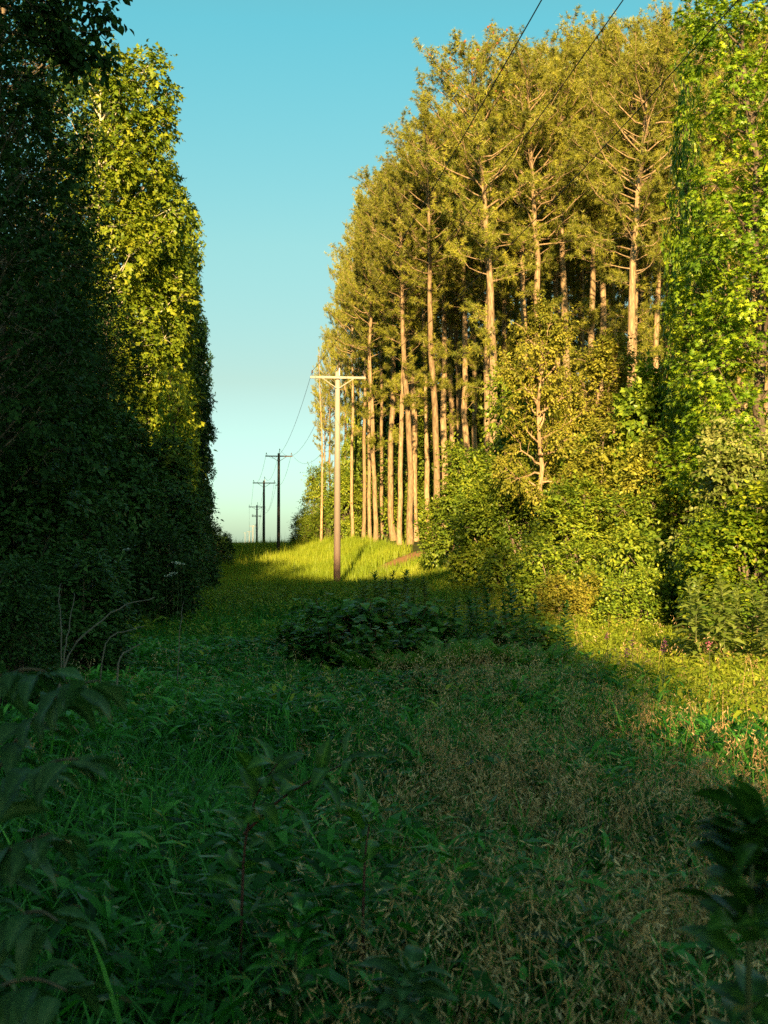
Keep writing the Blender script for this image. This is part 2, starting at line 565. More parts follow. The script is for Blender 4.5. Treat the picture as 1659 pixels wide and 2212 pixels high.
def make_pine(seed, H=26.0, cb=.45, rmax=3.1, lean=(0, 0), r0=.22, nl=58, dens=1.0):
    rng = np.random.default_rng(seed)
    t = np.linspace(0, 1, 16)
    w = wobble(rng, 16, .06)
    tp = np.stack([w[:, 0] + lean[0] * t * t * H, w[:, 1] + lean[1] * t * t * H, t * H], -1)
    tb, nb = Buf(), Buf()
    rad = r0 * (1 - .55 * t - .42 * np.clip((t - .5) / .5, 0, 1)) + .02
    rad[0] *= 1.25
    tube(tb, tp, rad, 9)
    A, D, TN = [], [], []
    for i in range(nl):
        f = (i + rng.random()) / nl
        lt = cb + (.985 - cb) * f ** .9
        stray = rng.random() < .11
        if stray:
            lt = rng.uniform(cb * .55, cb)
        p0 = np.array([np.interp(lt, t, tp[:, k]) for k in range(3)])
        u = (lt - cb) / (1 - cb)
        prof = np.interp(u, [0, .15, .45, .75, 1], [.55, .9, 1, .88, .5])
        ln = rmax * prof * rng.uniform(.6, 1.12) * (.5 if stray else 1)
        az = i * 2.399 + rng.normal(0, .5)
        el = R(np.interp(u, [0, .5, 1], [12, 30, 54]) + rng.normal(0, 11))
        d0 = np.array([math.cos(az) * math.cos(el), math.sin(az) * math.cos(el), math.sin(el)])
        s = np.linspace(0, 1, 6)
        bend = rng.uniform(.05, .3)
        lp = p0 + d0 * (s * ln)[:, None] + UP * (bend * ln * s * s)[:, None] + np.cumsum(rng.normal(0, .035 * ln, (6, 3)), 0) * (s > 0)[:, None]
        tube(tb, lp, np.linspace(.010 * ln + .012, .006, 6), 5)
        ns = max(4, int(round(rng.integers(8, 12) * dens * (ln / 2.4) ** .8)))
        for k in range(ns + 1):
            sl = rng.uniform(.33, 1) if k < ns else 1.0
            q0 = np.array([np.interp(sl, s, lp[:, c]) for c in range(3)])
            ld = norm(lp[-1] - lp[2])
            sd = norm(ld * .7 + rdir(rng, 1)[0] * .75 + UP * .28)
            sln = rng.uniform(.4, 1.0) * (.75 + .25 * ln / rmax)
            q1 = q0 + sd * sln + UP * .1
            tube(tb, np.stack([q0, (q0 + q1) / 2 + rdir(rng, 1)[0] * .04, q1]), [.012, .009, .006], 3)
            m = rng.integers(5, 8)
            e = np.linspace(.35, 1, m)
            tone = np.clip(rng.normal(.5, .16), 0, 1)
            for x in e:
                A.append(q0 + (q1 - q0) * x + rdir(rng, 1)[0] * .08)
                D.append(norm(sd + rdir(rng, 1)[0] * .7 + UP * .35))
                TN.append(tone)
    A, D, TN = np.array(A), np.array(D), np.array(TN)
    n = len(A)
    per = 15
    for j in range(per):
        dd = norm(D * rng.uniform(.1, 1.0, n)[:, None] + rdir(rng, n) * .85)
        sd = norm(np.cross(dd, rdir(rng, n)))
        ln = rng.uniform(.17, .29, n)
        wd = rng.uniform(.009, .017, n)
        v = np.stack([A - sd * wd[:, None], A + sd * wd[:, None], A + dd * ln[:, None] - UP * (.12 * ln)[:, None]], 1)
        nb.add(v.reshape(-1, 3), np.arange(n * 3).reshape(-1, 3), np.repeat(np.clip(TN + rng.normal(0, .12, n), 0, 1), 3))
    return {'H': H, 'trunk': tb, 'crown': nb, 'top': tp[-1], 'lt': (A, D)}


def make_broadleaf(seed, H, cb, prof, tmpl, lsize, nl=44, ns=8, nt=7, per=6, r0=.2, lean=(0, 0), el=(12, 60), droop=.25, limb_r=.02, twig=.42):
    rng = np.random.default_rng(seed)
    t = np.linspace(0, 1, 14)
    w = wobble(rng, 14, .09)
    tp = np.stack([w[:, 0] + lean[0] * t * t * H, w[:, 1] + lean[1] * t * t * H, t * H * .95], -1)
    tb, lb = Buf(), Buf()
    rad = r0 * (1 - t) ** .8 + .015
    rad[0] *= 1.35
    tube(tb, tp, rad, 8)
    B, D, LN, TN = [], [], [], []
    for i in range(nl):
        u = (i + rng.random()) / nl
        lt = cb + (.985 - cb) * u ** .95
        p0 = np.array([np.interp(lt, t, tp[:, k]) for k in range(3)])
        ln = prof(u) * rng.uniform(.62, 1.1)
        az = i * 2.399 + rng.normal(0, .45)
        e0 = R(el[0] + (el[1] - el[0]) * u + rng.normal(0, 12))
        d0 = np.array([math.cos(az) * math.cos(e0), math.sin(az) * math.cos(e0), math.sin(e0)])
        s = np.linspace(0, 1, 6)
        lp = p0 + d0 * (s * ln)[:, None] + UP * ((rng.uniform(-.1, .3)) * ln * s * s)[:, None] + np.cumsum(rng.normal(0, .05 * ln, (6, 3)), 0) * (s > 0)[:, None]
        tube(tb, lp, np.linspace(limb_r * ln + .012, .006, 6), 5)
        ld = norm(lp[-1] - lp[1])
        tone_l = np.clip(rng.normal(.5, .13), 0.05, .95)
        for k in range(ns + 1):
            sl = rng.uniform(.25, 1) if k < ns else 1.0
            q0 = np.array([np.interp(sl, s, lp[:, c]) for c in range(3)])
            sd = norm(ld * .75 + rdir(rng, 1)[0] * .8 + UP * .12)
            sln = ln * rng.uniform(.16, .36) + .2
            q1 = q0 + sd * sln
            tube(tb, np.stack([q0, (q0 + q1) / 2 + rdir(rng, 1)[0] * .04 * ln, q1]), [.012, .008, .004], 3)
            x = rng.uniform(.1, 1, nt)
            b = q0 + (q1 - q0) * x[:, None]
            B.append(b)
            D.append(norm(sd[None] * .7 + rdir(rng, nt) * .9))
            LN.append(rng.uniform(.6, 1.2, nt) * twig)
            TN.append(np.clip(rng.normal(tone_l, .09, nt), 0, 1))
    B, D, LN, TN = np.concatenate(B), np.concatenate(D), np.concatenate(LN), np.concatenate(TN)
    cen = np.stack([np.zeros(len(B)), np.zeros(len(B)), B[:, 2] - .6], -1)
    twig_leaves(lb, rng, tmpl, B, D, LN, per, lsize, cen, droop, tone0=TN)
    return {'H': H, 'trunk': tb, 'crown': lb}


def make_crown(seed, H, cb, prof, tmpl, lsize, n_lump=75, n_twig=48, per=6, r0=.2, lump=(.8, 1.3), twig=.4, droop=.25, limb_r=.02, lean=(0, 0), flat=.75):
    """A tall tree whose crown is built of many leafy masses carried on limbs."""
    rng = np.random.default_rng(seed)
    t = np.linspace(0, 1, 14)
    w = wobble(rng, 14, .09)
    tp = np.stack([w[:, 0] + lean[0] * t * t * H, w[:, 1] + lean[1] * t * t * H, t * H * .95], -1)
    tb, lb = Buf(), Buf()
    rad = r0 * (1 - t) ** .8 + .015
    rad[0] *= 1.35
    tube(tb, tp, rad, 8)
    us = np.linspace(0, 1, 200)
    cdf = np.cumsum(prof(us) + .35)
    cdf /= cdf[-1]
    for i in range(n_lump):
        u = float(np.interp((i + rng.random()) / n_lump, cdf, us))
        pr = float(prof(u))
        z = (cb + (1 - cb) * u) * H
        az = i * 2.399 + rng.normal(0, .4)
        rr_ = pr * math.sqrt(rng.uniform(.2, 1))
        tz = min(z, H * .93)
        ax = np.array([np.interp(tz / (H * .95), t, tp[:, k]) for k in range(2)] + [0])
        c = ax + np.array([math.cos(az) * rr_, math.sin(az) * rr_, z])
        r = rng.uniform(*lump) * (.55 + .45 * pr / float(prof(us).max()))
        c[2] = min(c[2], H - r * flat * .8)
        z0 = max(c[2] - (.45 + .5 * rng.random()) * rr_ - .4, H * .05)
        p0 = np.array([np.interp(z0 / (H * .95), t, tp[:, k]) for k in range(3)])
        s = np.linspace(0, 1, 6)[:, None]
        mid = p0 * .45 + c * .55 + np.array([0, 0, -.12 * rr_]) + rng.normal(0, .1, 3) * rr_ * .5
        L_ = np.linalg.norm(c - p0)
        tube(tb, (1 - s) ** 2 * p0 + 2 * s * (1 - s) * mid + s * s * c, np.linspace(limb_r * L_ + .012, .01, 6), 5)
        n = int(n_twig * rng.uniform(.6, 1.35) * (r / lump[1]) ** 1.5) + 8
        q = norm(rdir(rng, n) + norm(np.array([math.cos(az), math.sin(az), .35])) * .35)
        b = c + q * (r * rng.uniform(.25, 1.0, n) ** .55)[:, None] * np.array([1, 1, flat])
        dd = norm(q * .7 + rdir(rng, n) * .7 + UP * .1)
        for k in range(6):
            e = b[k]
            tube(tb, np.stack([c, (c + e) / 2 + rng.normal(0, .06, 3), e]), [.014, .009, .004], 3)
        tone = np.clip(rng.normal(rng.normal(.5, .1), .1, n), 0, 1)
        long_ = np.where(rng.random(n) < .09, 1.9, 1.0)
        twig_leaves(lb, rng, tmpl, b, dd, rng.uniform(.6, 1.25, n) * twig * long_, per, lsize, c[None] - UP * .3 * r + 0 * b, droop, out=.9, tone0=tone)
    return {'H': H, 'trunk': tb, 'crown': lb}


def make_bush(seed, w, d, h, tmpl, lsize, n_lump=15, n_twig=60, per=6, twig=.3, stems=6, droop=.25, low=.0):
    """A lumpy dome of leafy sprays round a few stems; w, d are half widths."""
    rng = np.random.default_rng(seed)
    sb, lb = Buf(), Buf()
    lumps = []
    for i in range(n_lump):
        for _ in range(30):
            q = rdir(rng, 1)[0]
            if q[2] > -.12:
                break
        r = rng.uniform(.55, .85)
        c = np.array([q[0] * w * r, q[1] * d * r, h * (.16 + low) + abs(q[2]) * h * r * .82])
        lumps.append((c, min(w, d, h) * rng.uniform(.26, .46)))
    for c, r in lumps:
        n = int(n_twig * rng.uniform(.7, 1.3))
        q = rdir(rng, n)
        outw = norm(c - np.array([0, 0, h * .25]))
        q = norm(q + outw * .6)
        b = c + q * (r * rng.uniform(.35, 1.0, n) ** .6)[:, None]
        b[:, 2] = np.maximum(b[:, 2], .05)
        dd = norm(q * .7 + rdir(rng, n) * .7 + UP * .15)
        tone = np.clip(rng.normal(rng.normal(.5, .12), .1, n), 0, 1)
        long_ = np.where(rng.random(n) < .13, 2.1, 1.0)
        twig_leaves(lb, rng, tmpl, b, dd, rng.uniform(.6, 1.3, n) * twig * long_, per, lsize, c[None] * np.ones((n, 1)), droop, tone0=tone)
        s = np.linspace(0, 1, 5)[:, None]
        foot = np.array([rng.normal(0, .18 * w), rng.normal(0, .18 * d), 0])
        mid = foot * .6 + c * .4 + UP * h * .1
        tube(sb, (1 - s) ** 2 * foot + 2 * s * (1 - s) * mid + s * s * c, np.linspace(.012 * h + .008, .006, 5), 5)
        for k in range(5):
            e = c + rdir(rng, 1)[0] * r * .9
            tube(sb, np.stack([c, (c + e) / 2 + rdir(rng, 1)[0] * .05, e]), [.01, .007, .004], 3)
    return {'H': h, 'W': w, 'trunk': sb, 'crown': lb}


def bake(v, name, leaf, bark, crown_name='crown'):
    v['me_t'] = v['trunk'].mesh(name + '_trunk', bark, True)
    v['me_c'] = v['crown'].mesh(name + '_' + crown_name, leaf)
    P_ = np.concatenate(v['crown'].v)
    v['H'] = float(np.percentile(P_[:, 2], 99.9 if name == 'pine' else 99.8))
    v['W'] = float(np.percentile(np.abs(P_[:, :2]), 97.5))
    return v


def put(v, name, label, cat, x, y, sx, sz, rz=0.0, group=None, crown='crown', trunk='trunk', leaf=None, tilt=(0, 0), dz=0.0):
    o = thing(name, label, cat, (x, y, float(gz(x, y)) - .05 + dz), rz, (sx, sx, sz), group)
    o.rotation_euler = (tilt[0], tilt[1], rz)
    part(trunk, v['me_t'], o)
    c = part(crown, v['me_c'], o)
    if leaf is not None:
        c.material_slots[0].link = 'OBJECT'
        c.material_slots[0].material = leaf
    return o


# ------------------------------------------------------------------ variants
PINES = [bake(make_pine(11 + i, 26, cb, rm, ln, r0, nl), 'pine', M['needle'], M['pine_bark'])
         for i, (cb, rm, ln, r0, nl) in enumerate([(.55, 4.3, (-.03, 0), .225, 72), (.60, 3.5, (.01, .01), .2, 64), (.54, 3.6, (-.01, 0), .19, 66),
                                                   (.57, 3.8, (.02, .01), .21, 68), (.48, 3.2, (0, -.01), .16, 66), (.60, 4.0, (-.02, .01), .22, 68), (.36, 3.4, (.01, 0), .18, 88), (.30, 3.2, (-.015, .01), .17, 88)])]
SYC = [bake(make_crown(41 + i, 24, .08, lambda u: np.interp(u, [0, .2, .55, .8, .93, 1], [2.4, 2.9, 2.9, 2.85, 2.5, 1.5]), MAPLE, .25, 96, 74, 6, .26, (.95, 1.6), .42, .3, .026, flat=.7),
            'sycamore', M['sycamore'], M['pale_bark']) for i in range(2)]
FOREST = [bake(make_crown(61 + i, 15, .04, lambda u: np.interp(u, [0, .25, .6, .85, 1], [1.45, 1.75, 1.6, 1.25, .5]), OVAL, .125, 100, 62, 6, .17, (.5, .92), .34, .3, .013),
               'forest_tree', M['shade_leaf'], M['grey_bark']) for i in range(2)]
GUM = bake(make_crown(77, 18, .03, lambda u: np.interp(u, [0, .2, .35, .5, .65, .8, 1], [1.7, 2.1, 1.5, 1.9, 1.4, 1.5, .5]), STAR, .15, 74, 92, 6, .16, (.55, 1.15), .36, .25, flat=.6), 'sweetgum', M['gum'], M['dark_bark'])
YELLOW = bake(make_broadleaf(81, 7, .3, lambda u: np.interp(u, [0, .3, .7, 1], [1.3, 1.5, 1.1, .4]), KITE, .085, nl=34, ns=8, nt=9, per=7, r0=.09, twig=.3, droop=.45), 'yellow_tree', M['yellow'], M['pine_bark'])
SAPLING = bake(make_crown(83, 6, .1, lambda u: np.interp(u, [0, .3, .7, 1], [1.0, 1.2, .9, .25]), OVAL, .16, 36, 40, 6, .06, (.35, .62), .3, .35), 'young_tree', M['bush'], M['grey_bark'])
BUSH = [bake(make_bush(101 + i, 1.5, 1.3, 2.4, tm, ls, nlump, ntw, 6, .3, droop=dr), 'bush', M['bush'], M['grey_bark'], 'foliage')
        for i, (tm, ls, nlump, ntw, dr) in enumerate([(OVAL, .13, 17, 75, .3), (KITE, .11, 20, 90, .2), (BIG_OVAL, .125, 19, 84, .18), (OVAL, .10, 22, 90, .25)])]
LOW = [bake(make_bush(131 + i, 1.6, 1.1, 1.1, tm, ls, 16, 55, 6, .26, droop=.3), 'low_bush', M['bush'], M['grey_bark'], 'foliage') for i, (tm, ls) in enumerate([(OVAL, .11), (KITE, .09)])]
TALL = [bake(make_bush(151 + i, 1.35, 1.25, 4.8, tm, ls, 34, ntw, 6, .3, droop=.22), 'tall_bush', M['bush'], M['grey_bark'], 'foliage') for i, (tm, ls, ntw) in enumerate([(OVAL, .12, 78), (KITE, .105, 90), (BIG_OVAL, .12, 70)])]
VINE = bake(make_bush(141, 1.3, 1.2, 5.2, MAPLE, .2, 30, 60, 4, .3, droop=.25), 'vine', M['bush'], M['grey_bark'], 'foliage')

# ------------------------------------------------------------------ pines on the right
rngp = np.random.default_rng(5)
IN_ROW = 'pines along the right side of the clearing'


def pine(px, Y, top, var, label, rz=None, tilt=(0, 0), group=IN_ROW, wide=1.0):
    x = px_x(px, Y)
    base = float(gz(x, Y))
    h = py_z(top, Y) - base
    s = h / PINES[var]['H']
    if px < 830 and Y > 90:
        wide = min(wide, .68)
    tilt = (tilt[0] + rngp.normal(0, .009), tilt[1] + rngp.normal(0, .012))
    return put(PINES[var], 'pine_tree', label, 'pine tree', x, Y, wide * (.35 + .65 * s), s, rngp.uniform(0, 6.28) if rz is None else rz, group, tilt=tilt)


pa = pine(1066, 60, 52, 0, 'big pine with straight thick trunk, forked low limbs and reddish cones at its crown top', 0.0)
pine(1045, 71, 150, 2, 'pine with slim trunk close behind the big coned pine, on its left side')
pine(1030, 78, 230, 4, 'thin pine whose pale trunk is the second left of the big coned pine')
pine(1014, 74, 250, 3, 'pine with bare dark trunk standing third left of the big coned pine')
pine(976, 86, 260, 1, 'thin shaded pine trunk between the lone straight pine and the trio of trunks')
pine(941, 70, 205, 1, 'lone straight pine on the bank, bare to half its height, beside the rounded shrub', .6)
pine(916, 96, 290, 4, 'slender pine behind the leaning trunk, left of the lone straight pine')
pine(898, 84, 310, 5, 'leaning slender pine whose trunk tips right, just left of the lone straight pine', tilt=(0, R(3.0)))
pine(878, 90, 330, 2, 'pine leaning left over the bank, right of the pair of twin trunks', tilt=(0, R(-3.5)))
pine(850, 86, 350, 3, 'thick pine trunk in the middle of the cluster right of the twin trunks')
pine(838, 98, 380, 4, 'thin pine trunk at the left edge of the cluster right of the twin trunks')
pine(799, 92, 400, 1, 'right-hand trunk of the two close twin pines past the pale utility pole')
pine(785, 96, 425, 5, 'left-hand trunk of the two close twin pines past the pale utility pole')
pine(744, 116, 540, 2, 'pine whose trunk shows directly behind the pale utility pole', wide=.8)
pine(727, 126, 640, 4, 'narrow pine just left of the pale utility pole crossarm', wide=.7)
pine(712, 138, 735, 3, 'far pine near the end of the right row, behind the crossarm tip', wide=.7)
pine(704, 150, 800, 2, 'farthest small pine at the end of the right row against the sky', wide=.65)
pine(1118, 84, 130, 4, 'thin pine trunk just right of the big coned pine')
pine(1176, 61, 55, 3, 'pine with slightly bent pale trunk above the yellow leaved tree', tilt=(0, R(1.5)))
pine(1229, 64, 35, 5, 'dark barked pine right of the bent pale trunk, above the yellow tree')
pine(1262, 82, 100, 4, 'short looking pine trunk in the shade right of the dark barked pine')
pine(1332, 76, 70, 2, 'thin pine trunk just left of the thick pale trunk above the vine topped bush')
pine(1358, 56, 40, 0, 'thick pale pine trunk standing above the vine topped bush', 2.2)
pine(1394, 78, 80, 1, 'pine trunk just right of the thick pale trunk above the vine topped bush')
pine(1434, 84, 60, 4, 'slim pine half hidden by the left edge of the sweetgum crown')
pine(1492, 60, 5, 3, 'tall pine with its crown right behind the sweetgum top')
pine(1562, 66, 10, 5, 'pine mostly hidden behind the middle of the sweetgum crown')
pine(1640, 60, 0, 2, 'pine behind the right edge of the sweetgum at the picture border')
for (px_, Y_, tp_, v_) in [(762, 104, 520, 1), (812, 84, 400, 4), (826, 92, 400, 1), (862, 78, 350, 4), (886, 76, 330, 1), (924, 82, 290, 4), (958, 78, 260, 5), (992, 82, 240, 1), (1088, 74, 150, 4), (1135, 70, 100, 1), (1208, 74, 80, 4), (1280, 66, 50, 1), (1312, 84, 90, 4), (1378, 66, 50, 1), (1412, 66, 40, 4),
                           (770, 112, 505, 3), (815, 108, 440, 2), (868, 108, 400, 0), (925, 112, 380, 3), (962, 104, 330, 2), (1000, 100, 290, 5),
                           (1060, 96, 230, 1), (1095, 104, 240, 3), (1140, 98, 200, 2), (1150, 76, 130, 5), (1205, 90, 160, 1), (1245, 106, 210, 0), (1290, 94, 150, 3), (1300, 70, 40, 1),
                           (1350, 100, 180, 5), (1375, 92, 130, 2), (1415, 102, 170, 4), (1440, 72, 40, 2), (1465, 92, 130, 0), (1520, 86, 90, 1), (1590, 92, 100, 3),
                           (1610, 78, 50, 4), (1680, 84, 60, 1), (1720, 66, 0, 3), (1780, 90, 80, 0), (890, 124, 470, 1), (850, 126, 500, 5),
                           (1020, 122, 350, 0), (1120, 126, 330, 5), (1220, 124, 300, 2), (1320, 126, 280, 3), (1430, 128, 260, 1), (1540, 124, 240, 5), (1650, 120, 200, 2),
                           (805, 138, 600, 2), (780, 150, 680, 0), (930, 145, 500, 3), (1060, 150, 440, 1), (1180, 150, 420, 4), (1300, 152, 380, 0), (1420, 150, 360, 5), (1560, 150, 330, 3)]:
    pine(px_, Y_, tp_, 6 + (v_ + int(Y_)) % 2 if (Y_ > 105 or v_ == 3) else v_, 'pine deep in the stand, mostly hidden behind the front row of trunks', group='pines deep in the stand')

# cones on the big pine
cb_ = Buf()
lathe(cb_, [(.0, -.09), (.05, -.06), (.065, -.01), (.05, .04), (.02, .08), (0, .09)], 7)
cone_me = cb_.mesh('pine_cone', M['cone'], False)
A_, D_ = PINES[0]['lt']
hi = np.where((A_[:, 2] > 21.5) & (A_[:, 1] < A_[:, 1].mean() + .5))[0]
rc = np.random.default_rng(9)
for k in rc.choice(hi, 46, replace=False):
    part('pine_cone', cone_me, [c for c in pa.children if c.name.startswith('crown')][0], loc=tuple(A_[k] + D_[k] * .22), rot=(rc.uniform(-.8, .8), rc.uniform(-.8, .8), 0))

# a dead snag
sb_ = Buf()
rs = np.random.default_rng(3)
tt = np.linspace(0, 1, 14)
sp_ = np.stack([.25 * np.sin(tt * 5) * tt, .1 * tt, tt * 21], -1)
tube(sb_, sp_, .13 * (1 - tt) + .02, 6)
bb_ = Buf()
for i in range(34):
    z = rs.uniform(5, 20.5)
    az = rs.uniform(0, 6.28)
    p0 = np.array([np.interp(z, sp_[:, 2], sp_[:, 0]), 0, z])
    dd_ = np.array([math.cos(az), math.sin(az), rs.uniform(-.2, .5)])
    ln_ = rs.uniform(.3, .9) * (1.15 - z / 24)
    tube(sb_, np.stack([p0, p0 + dd_ * ln_ * .5, p0 + dd_ * ln_ + UP * .08]), [.018, .012, .005], 4)
sx_ = px_x(694, 122)
snag = thing('dead_tree', 'bare dead tree, thin orange brown pole with stub twigs, left of the pale utility pole', 'dead tree', (sx_, 122, float(gz(sx_, 122)) - .1), 0, (1, 1, .92))
part('trunk', sb_.mesh('dead_trunk', M['pine_bark'], True), snag)


# ------------------------------------------------------------------ broadleaved trees, placed by top and middle
def leafy(v, name, label, cat, px, Y, top, width_px, half=None, rz=None, **kw):
    x = px_x(px, Y)
    h = py_z(top, Y) - float(gz(x, Y))
    sz = h / v['H']
    sx = sz if width_px is None else (width_px * Y / FPX) / (2 * v['W'])
    return put(v, name, label, cat, x, Y, sx, sz, rngp.uniform(0, 6.28) if rz is None else rz, **kw)


rngp = np.random.default_rng(17)
# right: sweetgum and the thicket
leafy(GUM, 'sweetgum_tree', 'tall sweetgum with bright star shaped leaves at the right border, rising past the picture top', 'tree', 1640, 27, -160, 390, 2.9)
leafy(GUM, 'sweetgum_tree', 'low spreading sweetgum at the left foot of the tall one, above the dark hollow', 'tree', 1525, 29, 570, 215, 2.6, rz=1.2)
leafy(GUM, 'sweetgum_tree', 'smaller bright green sweetgum behind the right border, beside the tall one', 'tree', 1790, 30, -60, 400, 2.9)
leafy(SAPLING, 'young_tree', 'thin young tree with sparse bright leaves left of the tall sweetgum', 'tree', 1492, 31, 130, 120, 1.5, leaf=M['gum'])
leafy(YELLOW, 'small_tree', 'small tree with yellowing leaves and a bare orange trunk in the thicket', 'tree', 1192, 36, 640, 190, 1.6)
leafy(YELLOW, 'small_tree', 'yellowing broad small tree behind the vine topped bush', 'tree', 1320, 39, 715, 240, 1.6)
T = 'bushes of the sunlit thicket on the right'


def bush(v, label, px, Y, top, w, leaf=None, group=T, name='bush', cat='bush', dz=0.0):
    want = math.log((py_z(top, Y) - float(gz(px_x(px, Y), Y))) / (w * Y / FPX / 2))
    if v is not VINE:                                  # the variant whose own proportions come nearest
        k = next(i for i, b in enumerate(BUSH + LOW) if b is v)
        fam = min((LOW, BUSH, TALL), key=lambda f: abs(want - math.log(f[0]['H'] / f[0]['W'])))
        v = fam[k % len(fam)]
    return leafy(v, name, label, cat, px, Y, top, w, group=group, crown='foliage', trunk='stems', leaf=leaf, dz=dz)


bush(BUSH[3], 'fine leaved rounded shrub at the foot of the lone straight pine', 1000, 50, 955, 160, M['bush'])
bush(BUSH[0], 'tall rounded green bush just right of the big coned pine trunk', 1108, 43, 800, 200)
bush(BUSH[1], 'dense mid green bush below the tall rounded one, left of the yellow tree', 1078, 40, 985, 215)
bush(BUSH[1], 'green bush standing against the trunk of the small yellow tree', 1140, 38, 960, 180)
bush(BUSH[2], 'drooping bush with big leaves behind the yellow tree trunk', 1235, 40, 880, 220, M['bush'])
bush(VINE, 'bush topped by a cap of broad overlapping vine leaves', 1392, 33, 790, 200, M['bush'])
bush(BUSH[1], 'olive bush in the middle of the thicket under the yellowing broad tree', 1300, 33, 905, 230, M['bush_olive'])
bush(BUSH[3], 'fine leaved olive bush right of the middle, under the vine capped bush', 1425, 30, 930, 210, M['bush_olive'])
bush(BUSH[0], 'dull green bush filling the centre of the thicket, above the brambles', 1255, 30, 1030, 220, M['bush'])
bush(BUSH[0], 'green bush beside the dark hollow in the thicket', 1385, 28, 1050, 200, M['bush'])
bush(LOW[0], 'low bramble mound at the left foot of the thicket', 1110, 34, 1165, 230)
bush(LOW[1], 'low leafy bramble mound in front of the yellow tree trunk', 1220, 27, 1150, 230)
bush(LOW[0], 'broad leafy bramble mound left of the dark hollow', 1355, 25, 1130, 230)
bush(LOW[1], 'low rusty yellow bramble at the thicket edge', 1232, 24, 1232, 150, M['yellow'])
bush(LOW[1], 'low green bramble beside the rusty yellow one, on its right', 1380, 22.5, 1215, 180)
bush(BUSH[2], 'large silvery leaved bush at the right border under the sweetgum', 1590, 23, 905, 260, M['bush_pale'])
bush(BUSH[2], 'leafy green bush low at the right border, in front of the silvery one', 1625, 19.5, 1040, 260, M['gum'])
bush(BUSH[0], 'bright bush between the dark hollow and the right border', 1520, 22, 1090, 150, M['gum'])
bush(BUSH[2], 'bush beyond the right border of the thicket', 1760, 21, 900, 260, M['bush_pale'])
for (px_, Y_, tp_, w_, v_, lab) in [(690, 134, 1000, 70, 0, 'tall dark shrub at the far end of the pine row'), (665, 128, 1095, 70, 1, 'low dark shrub at the far end of the pine row beside the sky'),
                                    (705, 124, 1080, 80, 1, 'dark shrub just left of the pale utility pole foot, under the far pines'),
                                    (752, 106, 1010, 90, 0, 'green understorey bush between the pale pole and the twin pines'), (765, 110, 880, 70, 2, 'tall understorey bush behind the twin pine trunks'),
                                    (818, 100, 1030, 60, 1, 'understorey bush between the twin pines and the cluster of trunks'), (872, 96, 930, 80, 2, 'tall leafy understorey bush behind the leaning pine'),
                                    (900, 88, 1060, 80, 0, 'understorey bush at the foot of the leaning slender pine'), (930, 90, 900, 110, 0, 'tall understorey bush behind the lone straight pine'),
                                    (975, 92, 840, 120, 2, 'tall understorey bush behind the rounded shrub'), (1020, 84, 960, 120, 1, 'understorey bush behind the trio of pine trunks'),
                                    (840, 118, 900, 110, 0, 'shaded bush far back among the cluster of pine trunks'), (785, 122, 960, 90, 1, 'shaded bush far back between the twin pine trunks')]:
    bush(BUSH[v_], lab, px_, Y_, tp_, w_, M['bush'], group='understorey bushes under the pines')
rr = np.random.default_rng(23)
for i in range(16):
    Y_ = rr.uniform(86, 118)
    bush(BUSH[i % 4], 'shaded bush deep under the pine stand, behind the sunlit thicket', 880 + i * 46 + rr.uniform(-15, 15), Y_, rr.uniform(640, 880), 200, M['bush'], group='bushes deep under the pines')

# left: sunlit sycamores, the dark trees before them, the row behind them
leafy(SYC[0], 'sycamore_tree', 'sunlit yellow green sycamore with a rounded double top on the left', 'tree', 287, 62, 112, 250, 3.3, rz=.4)
leafy(SYC[1], 'sycamore_tree', 'sunlit sycamore half hidden behind the dark tree, left of the double topped one', 'tree', 205, 60, 106, 240, 3.3, rz=2.0)
leafy(SYC[1], 'sycamore_tree', 'sycamore with a lower shoulder right behind the double topped one', 'tree', 332, 72, 318, 175, 3.3, rz=4.0)
leafy(SYC[0], 'sycamore_tree', 'sycamore fourth along the left row, only its shaded side showing', 'tree', 358, 86, 410, 140, 3.3, rz=5.0)
for (px_, Y_, tp_, w_, v_, lab) in [(372, 102, 480, 128, 0, 'dark tree fifth along the left row, upright edge against the sky'), (392, 118, 590, 108, 1, 'dark tree sixth along the left row, its top below the fifth'),
                                    (405, 134, 680, 96, 0, 'dark tree seventh along the left row'), (414, 150, 745, 86, 1, 'dark tree eighth along the left row, close to the far end'),
                                    (420, 166, 800, 78, 0, 'farthest dark tree closing the left row')]:
    leafy(SYC[v_], 'broadleaf_tree', lab, 'tree', px_, Y_, tp_, w_, 3.3, leaf=M['shade_leaf'], group='dark trees at the far end of the left row')
leafy(SAPLING, 'young_tree', 'small sunlit young tree low in front of the sycamores on the left', 'tree', 372, 50, 795, 130, 1.5, leaf=M['sycamore'])
D1 = 'dark trees nearest on the left'
CORNER = leafy(FOREST[0], 'broadleaf_tree', 'shaded leafy tree filling the upper left corner', 'tree', 8, 22, -330, 400, 3.3, group=D1)
leafy(FOREST[1], 'broadleaf_tree', 'shaded tree overlapping the sunlit sycamore, its top leaves against the sky', 'tree', 78, 31, 50, 300, 3.3, rz=1.0, group=D1)
leafy(FOREST[0], 'broadleaf_tree', 'shaded lower tree right in front of the sycamore trunk', 'tree', 150, 38, 430, 230, 3.3, group=D1)
leafy(FOREST[1], 'broadleaf_tree', 'shaded tree low on the left border, closest to the viewer', 'tree', -90, 15, -200, 460, 3.3, group=D1)
leafy(FOREST[0], 'broadleaf_tree', 'shaded tree between the dark thicket and the sycamore trunk', 'tree', 235, 45, 640, 190, 3.3, rz=3, group=D1)
rng = np.random.default_rng(61)
lb, sb = Buf(), Buf()
